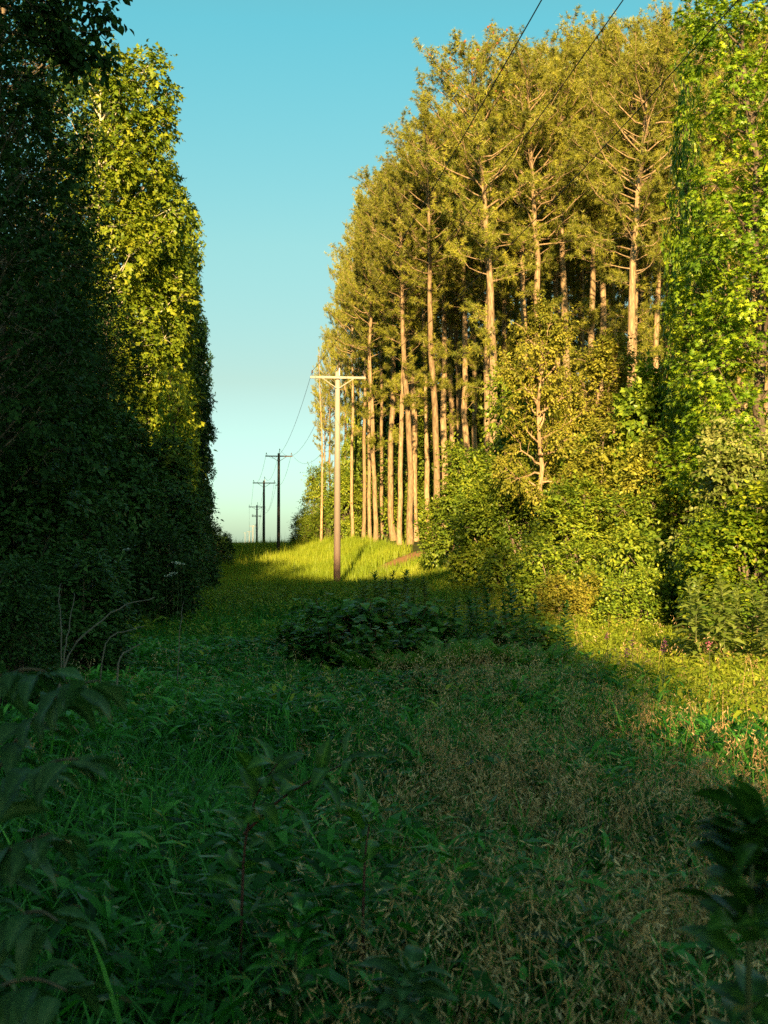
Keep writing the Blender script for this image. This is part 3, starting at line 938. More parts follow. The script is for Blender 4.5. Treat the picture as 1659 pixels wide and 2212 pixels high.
for pts in [[(-20, -60), (60, -15), (130, 10), (225, -5)], [(20, -20), (90, 25), (150, 50), (228, 38)], [(30, 40), (110, 62), (170, 80), (224, 92)], [(60, 20), (110, 40), (140, 68), (150, 95)],
            [(60, -30), (120, -18), (190, -10), (240, -30)], [(20, 70), (90, 95), (150, 105), (205, 100)], [(0, 10), (60, 45), (100, 80), (130, 120)]]:
    P_ = np.array([[px_x(a, 15), 15 + .12 * i, py_z(c, 15)] for i, (a, c) in enumerate(pts)])
    s_ = np.linspace(0, 1, 12)
    Q_ = np.stack([np.interp(s_, np.linspace(0, 1, 4), P_[:, k]) for k in range(3)], -1) + rng.normal(0, .012, (12, 3))
    tube(sb, Q_, np.linspace(.016, .004, 12), 5)
    m = 34
    f_ = rng.uniform(.08, 1, m)
    b_ = np.stack([np.interp(f_, s_, Q_[:, k]) for k in range(3)], -1)
    twig_leaves(lb, rng, OVAL, b_, norm((Q_[-1] - Q_[0])[None] * .4 + rdir(rng, m) * .8 - UP * .25), rng.uniform(.12, .3, m), 4, .115, b_ + UP, .6)
for nm_, me_ in (('branch', sb.mesh('overhanging_branch', M['grey_bark'], True)), ('branch_leaves', lb.mesh('branch_leaves', M['shade_leaf']))):
    c_ = part(nm_, me_, CORNER)
    bpy.context.view_layer.update()
    c_.matrix_parent_inverse = CORNER.matrix_world.inverted()
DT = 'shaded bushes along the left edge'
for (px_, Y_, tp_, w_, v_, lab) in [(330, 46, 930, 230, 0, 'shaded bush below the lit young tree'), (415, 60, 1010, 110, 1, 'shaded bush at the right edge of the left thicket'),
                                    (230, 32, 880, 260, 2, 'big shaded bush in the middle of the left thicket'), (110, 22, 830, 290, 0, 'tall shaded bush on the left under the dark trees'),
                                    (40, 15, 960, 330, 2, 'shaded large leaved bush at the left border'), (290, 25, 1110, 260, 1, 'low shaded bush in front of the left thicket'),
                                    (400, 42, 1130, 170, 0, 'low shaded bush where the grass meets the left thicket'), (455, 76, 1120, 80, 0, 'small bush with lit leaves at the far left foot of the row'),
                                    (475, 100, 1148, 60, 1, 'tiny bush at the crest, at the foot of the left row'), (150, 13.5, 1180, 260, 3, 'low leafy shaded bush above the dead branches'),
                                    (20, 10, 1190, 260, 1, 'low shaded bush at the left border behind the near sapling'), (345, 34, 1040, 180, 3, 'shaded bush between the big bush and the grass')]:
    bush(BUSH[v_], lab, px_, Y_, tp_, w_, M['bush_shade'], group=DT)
rr = np.random.default_rng(31)
for i in range(14):
    Y_ = 26 + i * 10.5
    x_ = -13.5 - .1135 * Y_ + rr.uniform(-2, 1)
    put(FOREST[i % 2], 'broadleaf_tree', 'leafy tree in the second line behind the left row', 'tree', x_, Y_, 2.0, 1.35, rr.uniform(0, 6), group='trees behind the left row')

# the row goes on behind the viewer and shades the foreground
rr = np.random.default_rng(37)
for i, (x_, y_, h_) in enumerate([(-2.75, -31, 20.6), (-3.25, -41, 22.9), (-3.7, -52, 25.6), (-6.0, -46, 25.2), (-5.6, -27, 20.4), (-4.9, -17, 18.6), (-8.3, -36, 24.2), (-8.0, -8, 17.5),
                                  (-13, -14, 23.5), (-13.5, -24, 26), (-14, -44, 28), (-17, -10, 24), (-20, -24, 26), (-19, -40, 27), (-24, -14, 25), (-25, -34, 27)]):
    put(SYC[i % 2], 'broadleaf_tree', 'tall leafy tree where the left row goes on behind the viewer', 'tree', x_, y_, 1.15, (h_ + .4) / SYC[i % 2]['H'], rr.uniform(0, 6), leaf=M['shade_leaf'], group='trees behind the viewer')

# ------------------------------------------------------------------ utility poles and wires
ARM = 2.44
LINE_RZ = .1135


def insulator_mesh():
    b = Buf()
    lathe(b, [(.012, -.1), (.012, .03), (.045, .03), (.05, .05), (.03, .07), (.042, .085), (.042, .1), (.022, .115), (.03, .13), (.026, .155), (0, .165)], 10)
    return b.mesh('insulator', M['porcelain'], True)


INS = insulator_mesh()
POLES = []


def make_pole(label, x, y, top_z, pale, foot=None, wide=ARM, equip=False):
    g = float(gz(x, y))
    H = top_z - g
    o = thing('utility_pole', label, 'utility pole', (x, y, g), LINE_RZ, group='utility poles in a line down the clearing')
    b = Buf()
    zz = np.linspace(-.6, H, 12)
    tube(b, np.stack([.0016 * (zz - H) * H * .12, 0 * zz, zz], -1), np.linspace(.165, .108, 12), 16, cap=True)
    part('shaft', b.mesh('pole_shaft', M['pole_pale' if pale else 'pole_shaded'], True), o)
    am = M['arm_pale' if pale else 'arm_shaded']
    za, ya = H - .28, -.175
    b = Buf()
    box(b, (0, ya, za), (wide, .085, .105), bev=.012)
    arm_ob = part('crossarm', b.mesh('crossarm', am), o)
    for s in (-1, 1):
        b = Buf()
        p0, p1 = np.array([s * wide * .29, ya - .055, za - .03]), np.array([s * .05, -.15, za - .46])
        d_ = norm(p1 - p0)
        sd_ = norm(np.cross(d_, np.array([0, 1.0, 0]))) * .02
        th = np.array([0, .004, 0])
        v = [p0 - sd_ - th, p0 + sd_ - th, p1 + sd_ - th, p1 - sd_ - th, p0 - sd_ + th, p0 + sd_ + th, p1 + sd_ + th, p1 - sd_ + th]
        b.add(v, [(0, 1, 2), (0, 2, 3), (4, 6, 5), (4, 7, 6), (0, 4, 5), (0, 5, 1), (1, 5, 6), (1, 6, 2), (2, 6, 7), (2, 7, 3), (3, 7, 4), (3, 4, 0)])
        part('brace', b.mesh('brace', am), arm_ob)
    zt = za + .06 + .1
    tips = []
    for s in (-1, 1):
        q = (s * (wide / 2 - .09), ya, zt)
        part('insulator', INS, arm_ob, loc=q)
        tips.append((q[0], q[1], q[2] + .12))
    b = Buf()
    box(b, (.07, -.118, H - .02), (.04, .02, .34))
    top_ob = part('top_bracket', b.mesh('top_bracket', M['steel']), o)
    part('insulator', INS, top_ob, loc=(.07, -.118, H + .25))
    tips.insert(1, (.07, -.118, H + .37))
    b = Buf()
    for zb in (za, za - .46, H - .12):
        lathe(b, [(0, -.0), (.022, 0), (.022, .03), (0, .03)], 6, c=(0, 0, 0))
    b = Buf()
    tube(b, [(0, -.245, za), (0, -.215, za)], [.022, .022], 6, cap=True)
    part('bolt', b.mesh('bolt', M['steel']), arm_ob)
    if not pale or equip:
        b = Buf()
        box(b, (-.17, -.02, H - 2.9), (.14, .04, .04))
        lathe(b, [(.0, -.05), (.045, -.04), (.03, 0), (.045, .04), (0, .05)], 8, c=(-.25, -.02, H - 2.9))
        part('side_bracket', b.mesh('side_bracket', M['porcelain']), o)
    if equip:
        b = Buf()
        for k, xx in enumerate((-.62, -.42, -.2, .35, .55)):
            tube(b, [(xx, -.18, H - 1.75), (xx - .05, -.2, H - 1.35 - .05 * k)], [.05, .035], 7, cap=True)
        box(b, (-.05, -.16, H - 1.62), (1.5, .06, .06))
        part('cutout_switches', b.mesh('cutout_switches', M['porcelain']), o)
    c, s = math.cos(LINE_RZ), math.sin(LINE_RZ)
    W = [np.array([x + q[0] * c - q[1] * s, y + q[0] * s + q[1] * c, g + q[2]]) for q in tips]
    W.append(np.array([x - .25 * c, y - .25 * s, g + H - 2.9]))
    POLES.append(W)
    return o


x0, y0 = 5.35, -2.0
make_pole('utility pole of the same line standing behind the viewer', x0, y0, 8.95, True)
for (px_, Y_, top_, pale, lab, w_, eq) in [
        (729, 54.7, 803, True, 'nearest utility pole, pale and sunlit at the top, standing behind the dark weeds', ARM, False),
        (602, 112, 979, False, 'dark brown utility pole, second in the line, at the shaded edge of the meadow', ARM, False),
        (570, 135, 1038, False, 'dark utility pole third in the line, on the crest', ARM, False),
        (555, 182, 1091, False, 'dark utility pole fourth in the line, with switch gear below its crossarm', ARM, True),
        (546.5, 405, 1134.5, True, 'small pale distant utility pole, fifth in the line', ARM, False),
        (538.5, 600, 1147, True, 'tiny pale distant utility pole, sixth in the line', ARM, False),
        (529.5, 780, 1150, True, 'faintest tiny utility pole at the far end of the line', ARM, False)]:
    make_pole(lab, px_x(px_, Y_), Y_, py_z(top_, Y_), pale, wide=w_, equip=eq)

for k, lab in enumerate(['power line on the left ends of the crossarms', 'power line along the pole tops', 'power line on the right ends of the crossarms']):
    b = Buf()
    for i in range(len(POLES) - 1):
        p, q = POLES[i][k], POLES[i + 1][k]
        span = np.linalg.norm(q - p)
        s = np.linspace(0, 1, 26)
        sag = [.9, 2.0, 1.3, 1.6, 4, 4, 4][i] * (1.0 + .12 * (k - 1))
        pts = p + (q - p) * s[:, None] - UP * (4 * sag * s * (1 - s))[:, None]
        tube(b, pts, .0085 if i < 2 else .011, 5)
    tag(part('power_line', b.mesh('power_line', M['wire'], True)), 'black ' + lab + ', running overhead from the top right', 'power line', 'power lines on the poles')
b = Buf()
for i in range(2, 5):
    p, q = POLES[i][3], POLES[i + 1][3]
    s = np.linspace(0, 1, 24)
    tube(b, p + (q - p) * s[:, None] - UP * (4 * [1.4, 1.6, 4][i - 2] * s * (1 - s))[:, None], .010, 5)
tag(part('power_line', b.mesh('neutral_line', M['wire'], True)), 'thin lower line hung from side brackets of the dark poles', 'power line', 'power lines on the poles')


# ------------------------------------------------------------------ grass and weeds
def scatter(rng, n, y0, y1, margin=1.2, half=None):
    """Points over the wedge of ground the clearing shows, more or less evenly."""
    y = np.sqrt(rng.random(n) * (y1 ** 2 - y0 ** 2) + y0 ** 2)
    wd = .31 * y + margin
    x = (rng.random(n) * 2 - 1) * wd
    return x, y


def patch(x, y, k, seed):
    return .5 + .5 * np.sin(x * k + 2.1 * np.sin(y * k * .7 + seed)) * np.sin(y * k * .8 + 1.7 * np.sin(x * k * .6 + seed * 2))


def blades(buf, rng, x, y, h, w, lean, seg, tone):
    n = len(x)
    pos = np.stack([x, y, gz(x, y) - .02], -1)
    az = rng.uniform(0, 2 * math.pi, n)
    dr = np.stack([np.cos(az), np.sin(az), 0 * az], -1)
    fa = az + math.pi / 2 + rng.normal(0, .5, n)
    sd = np.stack([np.cos(fa), np.sin(fa), 0 * fa], -1)
    rows = []
    for s in range(seg):
        t = s / seg
        c = pos + dr * (lean * h * t ** 1.8)[:, None] + UP * (h * (t - .4 * lean * t * t))[:, None]
        ww = (w * (1 - t ** 2 * .7) * .5)[:, None]
        rows += [c - sd * ww, c + sd * ww]
    rows.append(pos + dr * (lean * h)[:, None] + UP * (h * (1 - .4 * lean))[:, None])
    k = 2 * seg + 1
    V = np.stack(rows, 1)
    f = []
    for s in range(seg - 1):
        f += [(2 * s, 2 * s + 1, 2 * s + 3), (2 * s, 2 * s + 3, 2 * s + 2)]
    f.append((2 * seg - 2, 2 * seg - 1, 2 * seg))
    F = np.array(f)[None] + (np.arange(n) * k)[:, None, None]
    buf.add(V.reshape(-1, 3), F.reshape(-1, 3), np.repeat(np.clip(tone, 0, 1), k))


def leafy_stalks(buf, rng, x, y, h, nleaf, lsize, tone):
    n = len(x)
    base = np.stack([x, y, gz(x, y) - .02], -1)
    ln = rdir(rng, n) * .35
    ln[:, 2] = 1
    ln = norm(ln)
    blades(buf, rng, x, y, h, np.full(n, .004), rng.uniform(.05, .3, n), 2, tone)
    az0 = rng.uniform(0, 6.28, n)
    for j in range(nleaf):
        s = .25 + .75 * (j + .5) / nleaf
        p = base + ln * (h * s)[:, None]
        az = az0 + j * 2.5 + rng.normal(0, .4, n)
        al = np.stack([np.cos(az), np.sin(az), rng.uniform(.05, .9, n)], -1)
        nm = UP[None] + rdir(rng, n) * .5
        leaves(buf, LANCE_WIDE if j % 2 else LANCE, p, al, nm, lsize * rng.uniform(.7, 1.3, n), np.clip(tone + rng.normal(0, .12, n), 0, 1))


def dryness(x, y):
    """Where the ripe brown grass stands: right of the middle, between three and ten metres off."""
    a = np.clip((x + .45) / 1.0, 0, 1) * np.interp(y, [2, 3, 4, 7.5, 10, 14], [.55, .7, .9, .75, .28, .04])
    a = a * (1 - np.clip((x - 1.5) / .9, 0, 1) * np.clip((y - 6.5) / 2.5, 0, 1))
    return np.clip(a * (.12 + 1.15 * patch(x, y, 1.3, 1.0) ** 1.6), 0, 1)


rg = np.random.default_rng(71)
G1, G2 = Buf(), Buf()


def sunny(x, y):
    """Share of yellow green meadow grass, its tint also standing for sunlight at right."""
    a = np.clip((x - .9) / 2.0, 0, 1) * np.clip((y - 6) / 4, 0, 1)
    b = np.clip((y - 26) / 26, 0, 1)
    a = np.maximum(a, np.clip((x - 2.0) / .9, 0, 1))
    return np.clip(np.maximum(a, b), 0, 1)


def midh(x, y):
    """Short turf before the middle weeds, growing taller further off."""
    return np.interp(y, [2, 9, 13, 17, 22, 32, 45], [1, .85, .55, .5, .6, .85, 1.0])


x, y = scatter(rg, 62000, 1.2, 19, 3.0)
d = dryness(x, y)
keep = (rg.random(len(x)) > d * .6) & (rg.random(len(x)) > sunny(x, y)) & (rg.random(len(x)) < np.interp(y, [2, 10, 19], [1, 1, .5])) & (x + .1135 * y > -8)
x, y = x[keep], y[keep]
tone = .1 + .45 * patch(x, y, .9, 3.0) + rg.uniform(-.15, .45, len(x))
leafy_stalks(G1, rg, x, y, rg.uniform(.14, .46, len(x)) * (.6 + .65 * patch(x, y, .7, 5)) * midh(x, y), 7, .118 * np.interp(y, [2, 10, 19], [1, 1.05, 1.3]) * rg.uniform(.7, 1.45, len(x)), tone)
x, y = scatter(rg, 6500, 1.8, 14, 2.0)
keep = rg.random(len(x)) > sunny(x, y) + .6 * dryness(x, y)
x, y = x[keep], y[keep]
blades(G1, rg, x, y, rg.uniform(.3, .72, len(x)) * midh(x, y), rg.uniform(.011, .02, len(x)), rg.uniform(.35, 1.0, len(x)), 4, rg.uniform(.3, 1, len(x)))
x, y = scatter(rg, 170000, 1.2, 15, 3.0)
keep = rg.random(len(x)) > sunny(x, y)
x, y = x[keep], y[keep]
blades(G1, rg, x, y, rg.uniform(.2, .62, len(x)) * midh(x, y), rg.uniform(.005, .012, len(x)), rg.uniform(.2, .9, len(x)), 3, rg.uniform(.1, .85, len(x)))

x, y = scatter(rg, 230000, 4, 50, 3.0)
ok = (x + .1135 * y > -9) & (rg.random(len(x)) < np.maximum(np.interp(y, [8, 14], [.0, 1]), sunny(x, y)))
x, y = x[ok], y[ok]
sz = np.interp(y, [8, 50], [.9, 1.9])
hh = rg.uniform(.2, .62, len(x)) * (.55 + .65 * patch(x, y, .6, 2)) * midh(x, y)
ww = rg.uniform(.010, .018, len(x)) * sz
ln_ = rg.uniform(.15, .85, len(x))
tn_ = .15 + .6 * patch(x, y, .5, 4) * rg.uniform(.5, 1.3, len(x))
su = rg.random(len(x)) < sunny(x, y)
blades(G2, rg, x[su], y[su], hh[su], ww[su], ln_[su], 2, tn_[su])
su = ~su
blades(G1, rg, x[su], y[su], hh[su], ww[su], ln_[su], 2, tn_[su] * .9)
x, y = scatter(rg, 30000, 9, 40, 1.5)
ok = (x + .1135 * y > -8) & (rg.random(len(x)) < sunny(x, y) + .15)
x, y = x[ok], y[ok]
leafy_stalks(G2, rg, x, y, rg.uniform(.2, .6, len(x)) * midh(x, y), 6, .12, rg.uniform(.2, .8, len(x)))
tag(part('grass', G1.mesh('grass', M['grass'])), 'lush dark green grass and low weeds of the shaded foreground', 'grass', kind='stuff')
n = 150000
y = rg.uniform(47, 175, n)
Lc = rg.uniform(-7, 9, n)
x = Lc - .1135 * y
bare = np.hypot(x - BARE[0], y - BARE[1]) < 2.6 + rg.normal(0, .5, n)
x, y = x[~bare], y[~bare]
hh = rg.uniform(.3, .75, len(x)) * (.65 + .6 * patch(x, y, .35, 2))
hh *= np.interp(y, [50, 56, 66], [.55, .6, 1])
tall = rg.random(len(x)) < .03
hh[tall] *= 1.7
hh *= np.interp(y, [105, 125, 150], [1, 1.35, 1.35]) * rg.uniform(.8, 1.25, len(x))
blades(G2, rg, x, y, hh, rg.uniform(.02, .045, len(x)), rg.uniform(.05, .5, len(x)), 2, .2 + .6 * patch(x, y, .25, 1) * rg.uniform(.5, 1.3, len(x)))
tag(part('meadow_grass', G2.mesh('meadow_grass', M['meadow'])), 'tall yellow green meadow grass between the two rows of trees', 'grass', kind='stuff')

G3 = Buf()


def ripe(x, y, h, rng, k=10, sl=.026):
    n = len(x)
    tone = rng.uniform(.2, .9, n)
    lean = rng.uniform(.3, 1.0, n)
    az = rng.uniform(0, 6.28, n)
    base = np.stack([x, y, gz(x, y)], -1)
    dr = np.stack([np.cos(az), np.sin(az), 0 * az], -1)
    sd = np.stack([-np.sin(az), np.cos(az), 0 * az], -1)
    P = []
    for t in (0, .35, .7, 1):
        P.append(base + dr * (lean * h * t ** 2 * .8)[:, None] + UP * (h * (t - .3 * lean * t * t))[:, None])
    rows = []
    for i_, p in enumerate(P):
        ww = [.0016, .0014, .0012, .0007][i_]
        rows += [p - sd * ww, p + sd * ww]
    V = np.stack(rows, 1)
    f = [(0, 1, 3), (0, 3, 2), (2, 3, 5), (2, 5, 4), (4, 5, 7), (4, 7, 6)]
    buf_f = np.array(f)[None] + (np.arange(n) * 8)[:, None, None]
    G3.add(V.reshape(-1, 3), buf_f.reshape(-1, 3), np.repeat(tone * .7, 8))
    for j in range(k):
        s = rng.uniform(.62, 1.0, n)
        u = (s - .35) / .35
        p = P[1] + (P[2] - P[1]) * np.clip(u, 0, 1)[:, None] + (P[3] - P[2]) * np.clip((s - .7) / .3, 0, 1)[:, None]
        p = p + rdir(rng, n) * .035
        al = norm(dr * .5 + rdir(rng, n) * .5 - UP * .55)
        leaves(G3, (np.array([[0, 0, 0], [-.095, .4, 0], [0, 1, 0], [.095, .4, 0]]), KITE[1]), p, al, rdir(rng, n), sl * rng.uniform(.6, 1.3, n), np.clip(tone + rng.normal(0, .15, n), 0, 1))


x, y = scatter(rg, 42000, 2.2, 15, .8)
d = dryness(x, y)
keep = rg.random(len(x)) < d * 1.15 + .01
ripe(x[keep], y[keep], rg.uniform(.28, .66, keep.sum()), rg, 15, .032)
x, y = scatter(rg, 700, 12, 30, .5)
keep = (x > 1.5)
ripe(x[keep], y[keep], rg.uniform(.4, .7, keep.sum()), rg, 8, .04)
tag(part('dry_grass', G3.mesh('dry_grass', M['straw'])), 'ripe tan grass stalks with drooping seed heads in the foreground', 'dry grass', kind='stuff')


# ---- single weeds
def upright_weed(seed, h, nleaf, lsize, tmpl, el=.5, droop=.2):
    rng = np.random.default_rng(seed)
    sb, lb = Buf(), Buf()
    s = np.linspace(0, 1, 7)
    p = np.stack([.05 * h * np.sin(s * 2 + seed), .04 * h * np.sin(s * 3), s * h], -1)
    tube(sb, p, np.linspace(.009, .003, 7), 5)
    t = np.linspace(.12, 1, nleaf)
    q = np.stack([np.interp(t, s, p[:, k]) for k in range(3)], -1)
    az = np.arange(nleaf) * 2.4 + rng.normal(0, .3, nleaf)
    al = np.stack([np.cos(az), np.sin(az), el * (.3 + 1.6 * t ** 4)], -1)
    sz = lsize * np.interp(t, [0, .2, .7, 1], [.7, 1, .9, .4]) * rng.uniform(.8, 1.2, nleaf)
    leaves(lb, tmpl, q, al, UP[None] + rdir(rng, nleaf) * .25, sz, rng.uniform(.2, .9, nleaf))
    return sb, lb


GR = []
for i in range(3):
    s_, l_ = upright_weed(201 + i, 1.25, 78, .30, (LANCE_WIDE[0] * np.array([1.2, 1, 1]), LANCE_WIDE[1]), .5)
    GR.append((s_.mesh('weed_stem', M['stem'], True), l_.mesh('weed_leaves', M['goldenrod'])))
# grow branched ones too
BW = []
for i in range(2):
    sb, lb = Buf(), Buf()
    rng = np.random.default_rng(220 + i)
    for k in range(7):
        az, tl = k * 2.4, rng.uniform(.05, .4)
        h_ = rng.uniform(.7, 1.15)
        s = np.linspace(0, 1, 6)
        p = np.stack([np.cos(az) * tl * s ** 1.5 * h_, np.sin(az) * tl * s ** 1.5 * h_, s * h_], -1)
        tube(sb, p, np.linspace(.012, .004, 6), 5)
        nl_ = 34
        t = rng.uniform(.2, 1, nl_)
        q = np.stack([np.interp(t, s, p[:, c]) for c in range(3)], -1)
        a2 = rng.uniform(0, 6.28, nl_)
        off = np.stack([np.cos(a2), np.sin(a2), 0 * a2], -1)
        q = q + off * rng.uniform(0, .2, nl_)[:, None]
        leaves(lb, BIG_OVAL, q, off + UP * rng.uniform(-.2, .3, nl_)[:, None], UP[None] + rdir(rng, nl_) * .4, .23 * rng.uniform(.6, 1.2, nl_), rng.uniform(.1, .9, nl_))
    BW.append((sb.mesh('pokeweed_stems', M['red_stem'], True), lb.mesh('pokeweed_leaves', M['weed'])))


def weed(meshes, name, label, px, Y, h_ref, top=None, s=None, group=None, rz=0.0, cat='weed', leaf=None):
    x = px_x(px, Y)
    if s is None:
        s = (py_z(top, Y) - float(gz(x, Y))) / h_ref
    o = thing(name, label, cat, (x, Y, float(gz(x, Y)) - .01), rz, (s, s, s), group)
    part('stem', meshes[0], o)
    c = part('foliage', meshes[1], o)
    if leaf is not None:
        c.material_slots[0].link = 'OBJECT'
        c.material_slots[0].material = leaf
    return o


rr = np.random.default_rng(41)
PK = 'broad leaved weeds in the middle of the clearing'
for i, (px_, Y_, tp_, lab) in enumerate([(690, 19, 1285, 'big leaved dark weed left in the clump before the pale pole'), (755, 18.2, 1278, 'big leaved dark weed right under the foot of the pale pole'),
                                         (820, 18.6, 1285, 'big leaved dark weed right of the pale pole foot'), (885, 18, 1288, 'big leaved dark weed in the centre right of the clump'),
                                         (950, 18.4, 1300, 'big leaved dark weed at the right end of the clump'), (720, 16.6, 1330, 'lower big leaved weed at the front left of the clump'),
                                         (800, 16.2, 1340, 'lower big leaved weed at the front centre of the clump'), (880, 16.4, 1340, 'lower big leaved weed at the front right of the clump'),
                                         (655, 17.4, 1335, 'big leaved weed at the far left end of the clump'), (960, 16.8, 1370, 'low big leaved weed below the tall narrow weeds'), (1080, 18, 1330, 'big leaved weed standing among the tall narrow weeds'), (1165, 18.4, 1335, 'big leaved weed at the right end of the tall narrow weeds'), (625, 19.5, 1330, 'outlying big leaved weed, farthest left'), (760, 15.8, 1385, 'small low big leaved weed nearest the viewer')]):
    weed(BW[i % 2], 'pokeweed', lab, px_, Y_ - 1.9, 1.1, top=tp_, group=PK, rz=rr.uniform(0, 6))
TW = 'tall narrow weeds beside the broad leaved clump'
TWP = [(1018, 17.6, 1278, 'tall narrow dark weed, leftmost of the three spires right of the broad clump'), (1046, 17.9, 1270, 'tall narrow dark weed, middle one of the three spires'),
       (1101, 17.4, 1245, 'tallest narrow weed, the high spire right of the broad clump')]
for i, (px_, Y_, tp_, lab) in enumerate(TWP):
    weed(GR[i % 3], 'tall_weed', lab, px_, Y_, 1.25, top=tp_, group=TW, rz=rr.uniform(0, 6), leaf=M['weed'])
for i in range(20):
    weed(GR[i % 3], 'tall_weed', 'shorter narrow weed crowded around and right of the three spires', 1000 + i * 12 + rr.uniform(-16, 16), 17.0 + rr.uniform(-2.2, 2.2), 1.25, top=rr.uniform(1275, 1385), group='short narrow weeds', rz=rr.uniform(0, 6), leaf=M['weed'])
for i in range(10):
    weed(GR[i % 3], 'tall_weed', 'narrow weed at the edge of the light behind the broad leaved clump', 770 + i * 16 + rr.uniform(-8, 8), 24 + rr.uniform(-2, 4), 1.25, top=rr.uniform(1228, 1262), group='weeds at the edge of the light', rz=rr.uniform(0, 6))
for i in range(12):
    weed(GR[i % 3], 'tall_weed', 'sunlit narrow weed at the foot of the right border bushes', 1480 + i * 17 + rr.uniform(-6, 6), 15.5 + rr.uniform(-1, 1.5), 1.25, top=rr.uniform(1238, 1300), group='sunlit weeds on the right', rz=rr.uniform(0, 6))

# ferns
FE = []
for i in range(2):
    rng = np.random.default_rng(250 + i)
    sb, lb = Buf(), Buf()
    for k in range(7):
        az = k * .9 + rng.normal(0, .2)
        ln_ = rng.uniform(.4, .62)
        s = np.linspace(0, 1, 9)
        dd_ = np.array([math.cos(az), math.sin(az), 0])
        p = dd_ * (s ** 1.3 * ln_ * .7)[:, None] + UP * (ln_ * (s - .28 * s * s))[:, None]
        tube(sb, p, np.linspace(.004, .0015, 9), 4)
        m = 18
        t = np.linspace(.22, .98, m)
        q = np.stack([np.interp(t, s, p[:, c]) for c in range(3)], -1)
        td = norm(np.gradient(q, axis=0))
        sd_ = norm(np.cross(td, UP[None]))
        for sg in (-1, 1):
            leaves(lb, LANCE_WIDE, q, sd_ * sg + td * .45, np.cross(sd_, td) + rdir(rng, m) * .1, .17 * np.interp(t, [.2, .45, 1], [.7, 1, .25]), rng.uniform(.3, .9, m))
    FE.append((sb.mesh('fern_stalks', M['stem'], True), lb.mesh('fern_fronds', M['fern'])))
for i in range(24):
    px_ = 790 + (i * 61) % 420 + rr.uniform(-12, 12)
    weed(FE[i % 2], 'fern', 'small bright fern in the patch before the dark weeds', px_, 14.2 + rr.uniform(-.8, 1.2), .6, s=rr.uniform(.85, 1.25), group='ferns before the dark weeds', rz=rr.uniform(0, 6), cat='fern')

# pink flowers
pb, ps = Buf(), Buf()
rng = np.random.default_rng(5)
tube(ps, [(0, 0, 0), (.01, 0, .3), (0, .01, .55)], [.004, .003, .002], 4)
n = 26
leaves(pb, KITE, np.array([[0, 0, .55]]) + rng.normal(0, .012, (n, 3)) * [1, 1, 2.0], rdir(rng, n) + UP * .4, rdir(rng, n), .019, rng.random(n))
PF = (ps.mesh('flower_stem', M['stem'], True), pb.mesh('flower_head', M['pink']))
for i, (px_, py_) in enumerate([(1310, 1385), (1365, 1420), (1352, 1432), (1435, 1418), (1430, 1430), (1530, 1402)]):
    Y_ = 1.15 * FPX / (py_ - HORIZON)
    x_ = px_x(px_, Y_)
    o = thing('wildflower', 'small pink wildflower in the grass where light meets shade on the right', 'wildflower', (x_, Y_, float(gz(x_, Y_))), i, (1, 1, 1), 'pink wildflowers')
    part('stem', PF[0], o)
    part('flower', PF[1], o)
wb, ws = Buf(), Buf()
tube(ws, [(0, 0, 0), (.02, 0, .5), (0, .01, 1.0)], [.005, .004, .003], 4)
n = 40
a_ = rng.uniform(0, 6.28, n)
r_ = np.sqrt(rng.random(n)) * .09
leaves(wb, KITE, np.stack([r_ * np.cos(a_), r_ * np.sin(a_), 1.0 + .02 * rng.random(n)], -1), rdir(rng, n) + UP * .1, UP[None] + rdir(rng, n) * .2, .03, rng.random(n))
WF = (ws.mesh('flower_stem', M['stem'], True), wb.mesh('flower_head', M['white']))
for i, (px_, py_) in enumerate([(383, 1217), (391, 1220), (375, 1240), (362, 1245), (273, 1188), (264, 1210)]):
    Y_ = 22 + i * .6
    x_ = px_x(px_, Y_)
    o = thing('wildflower', 'flat white wildflower head in the shaded weeds on the left', 'wildflower', (x_, Y_, py_z(py_, Y_) - 1.0), i, (1, 1, 1), 'white wildflowers')
    part('stem', WF[0], o)
    part('flower', WF[1], o)

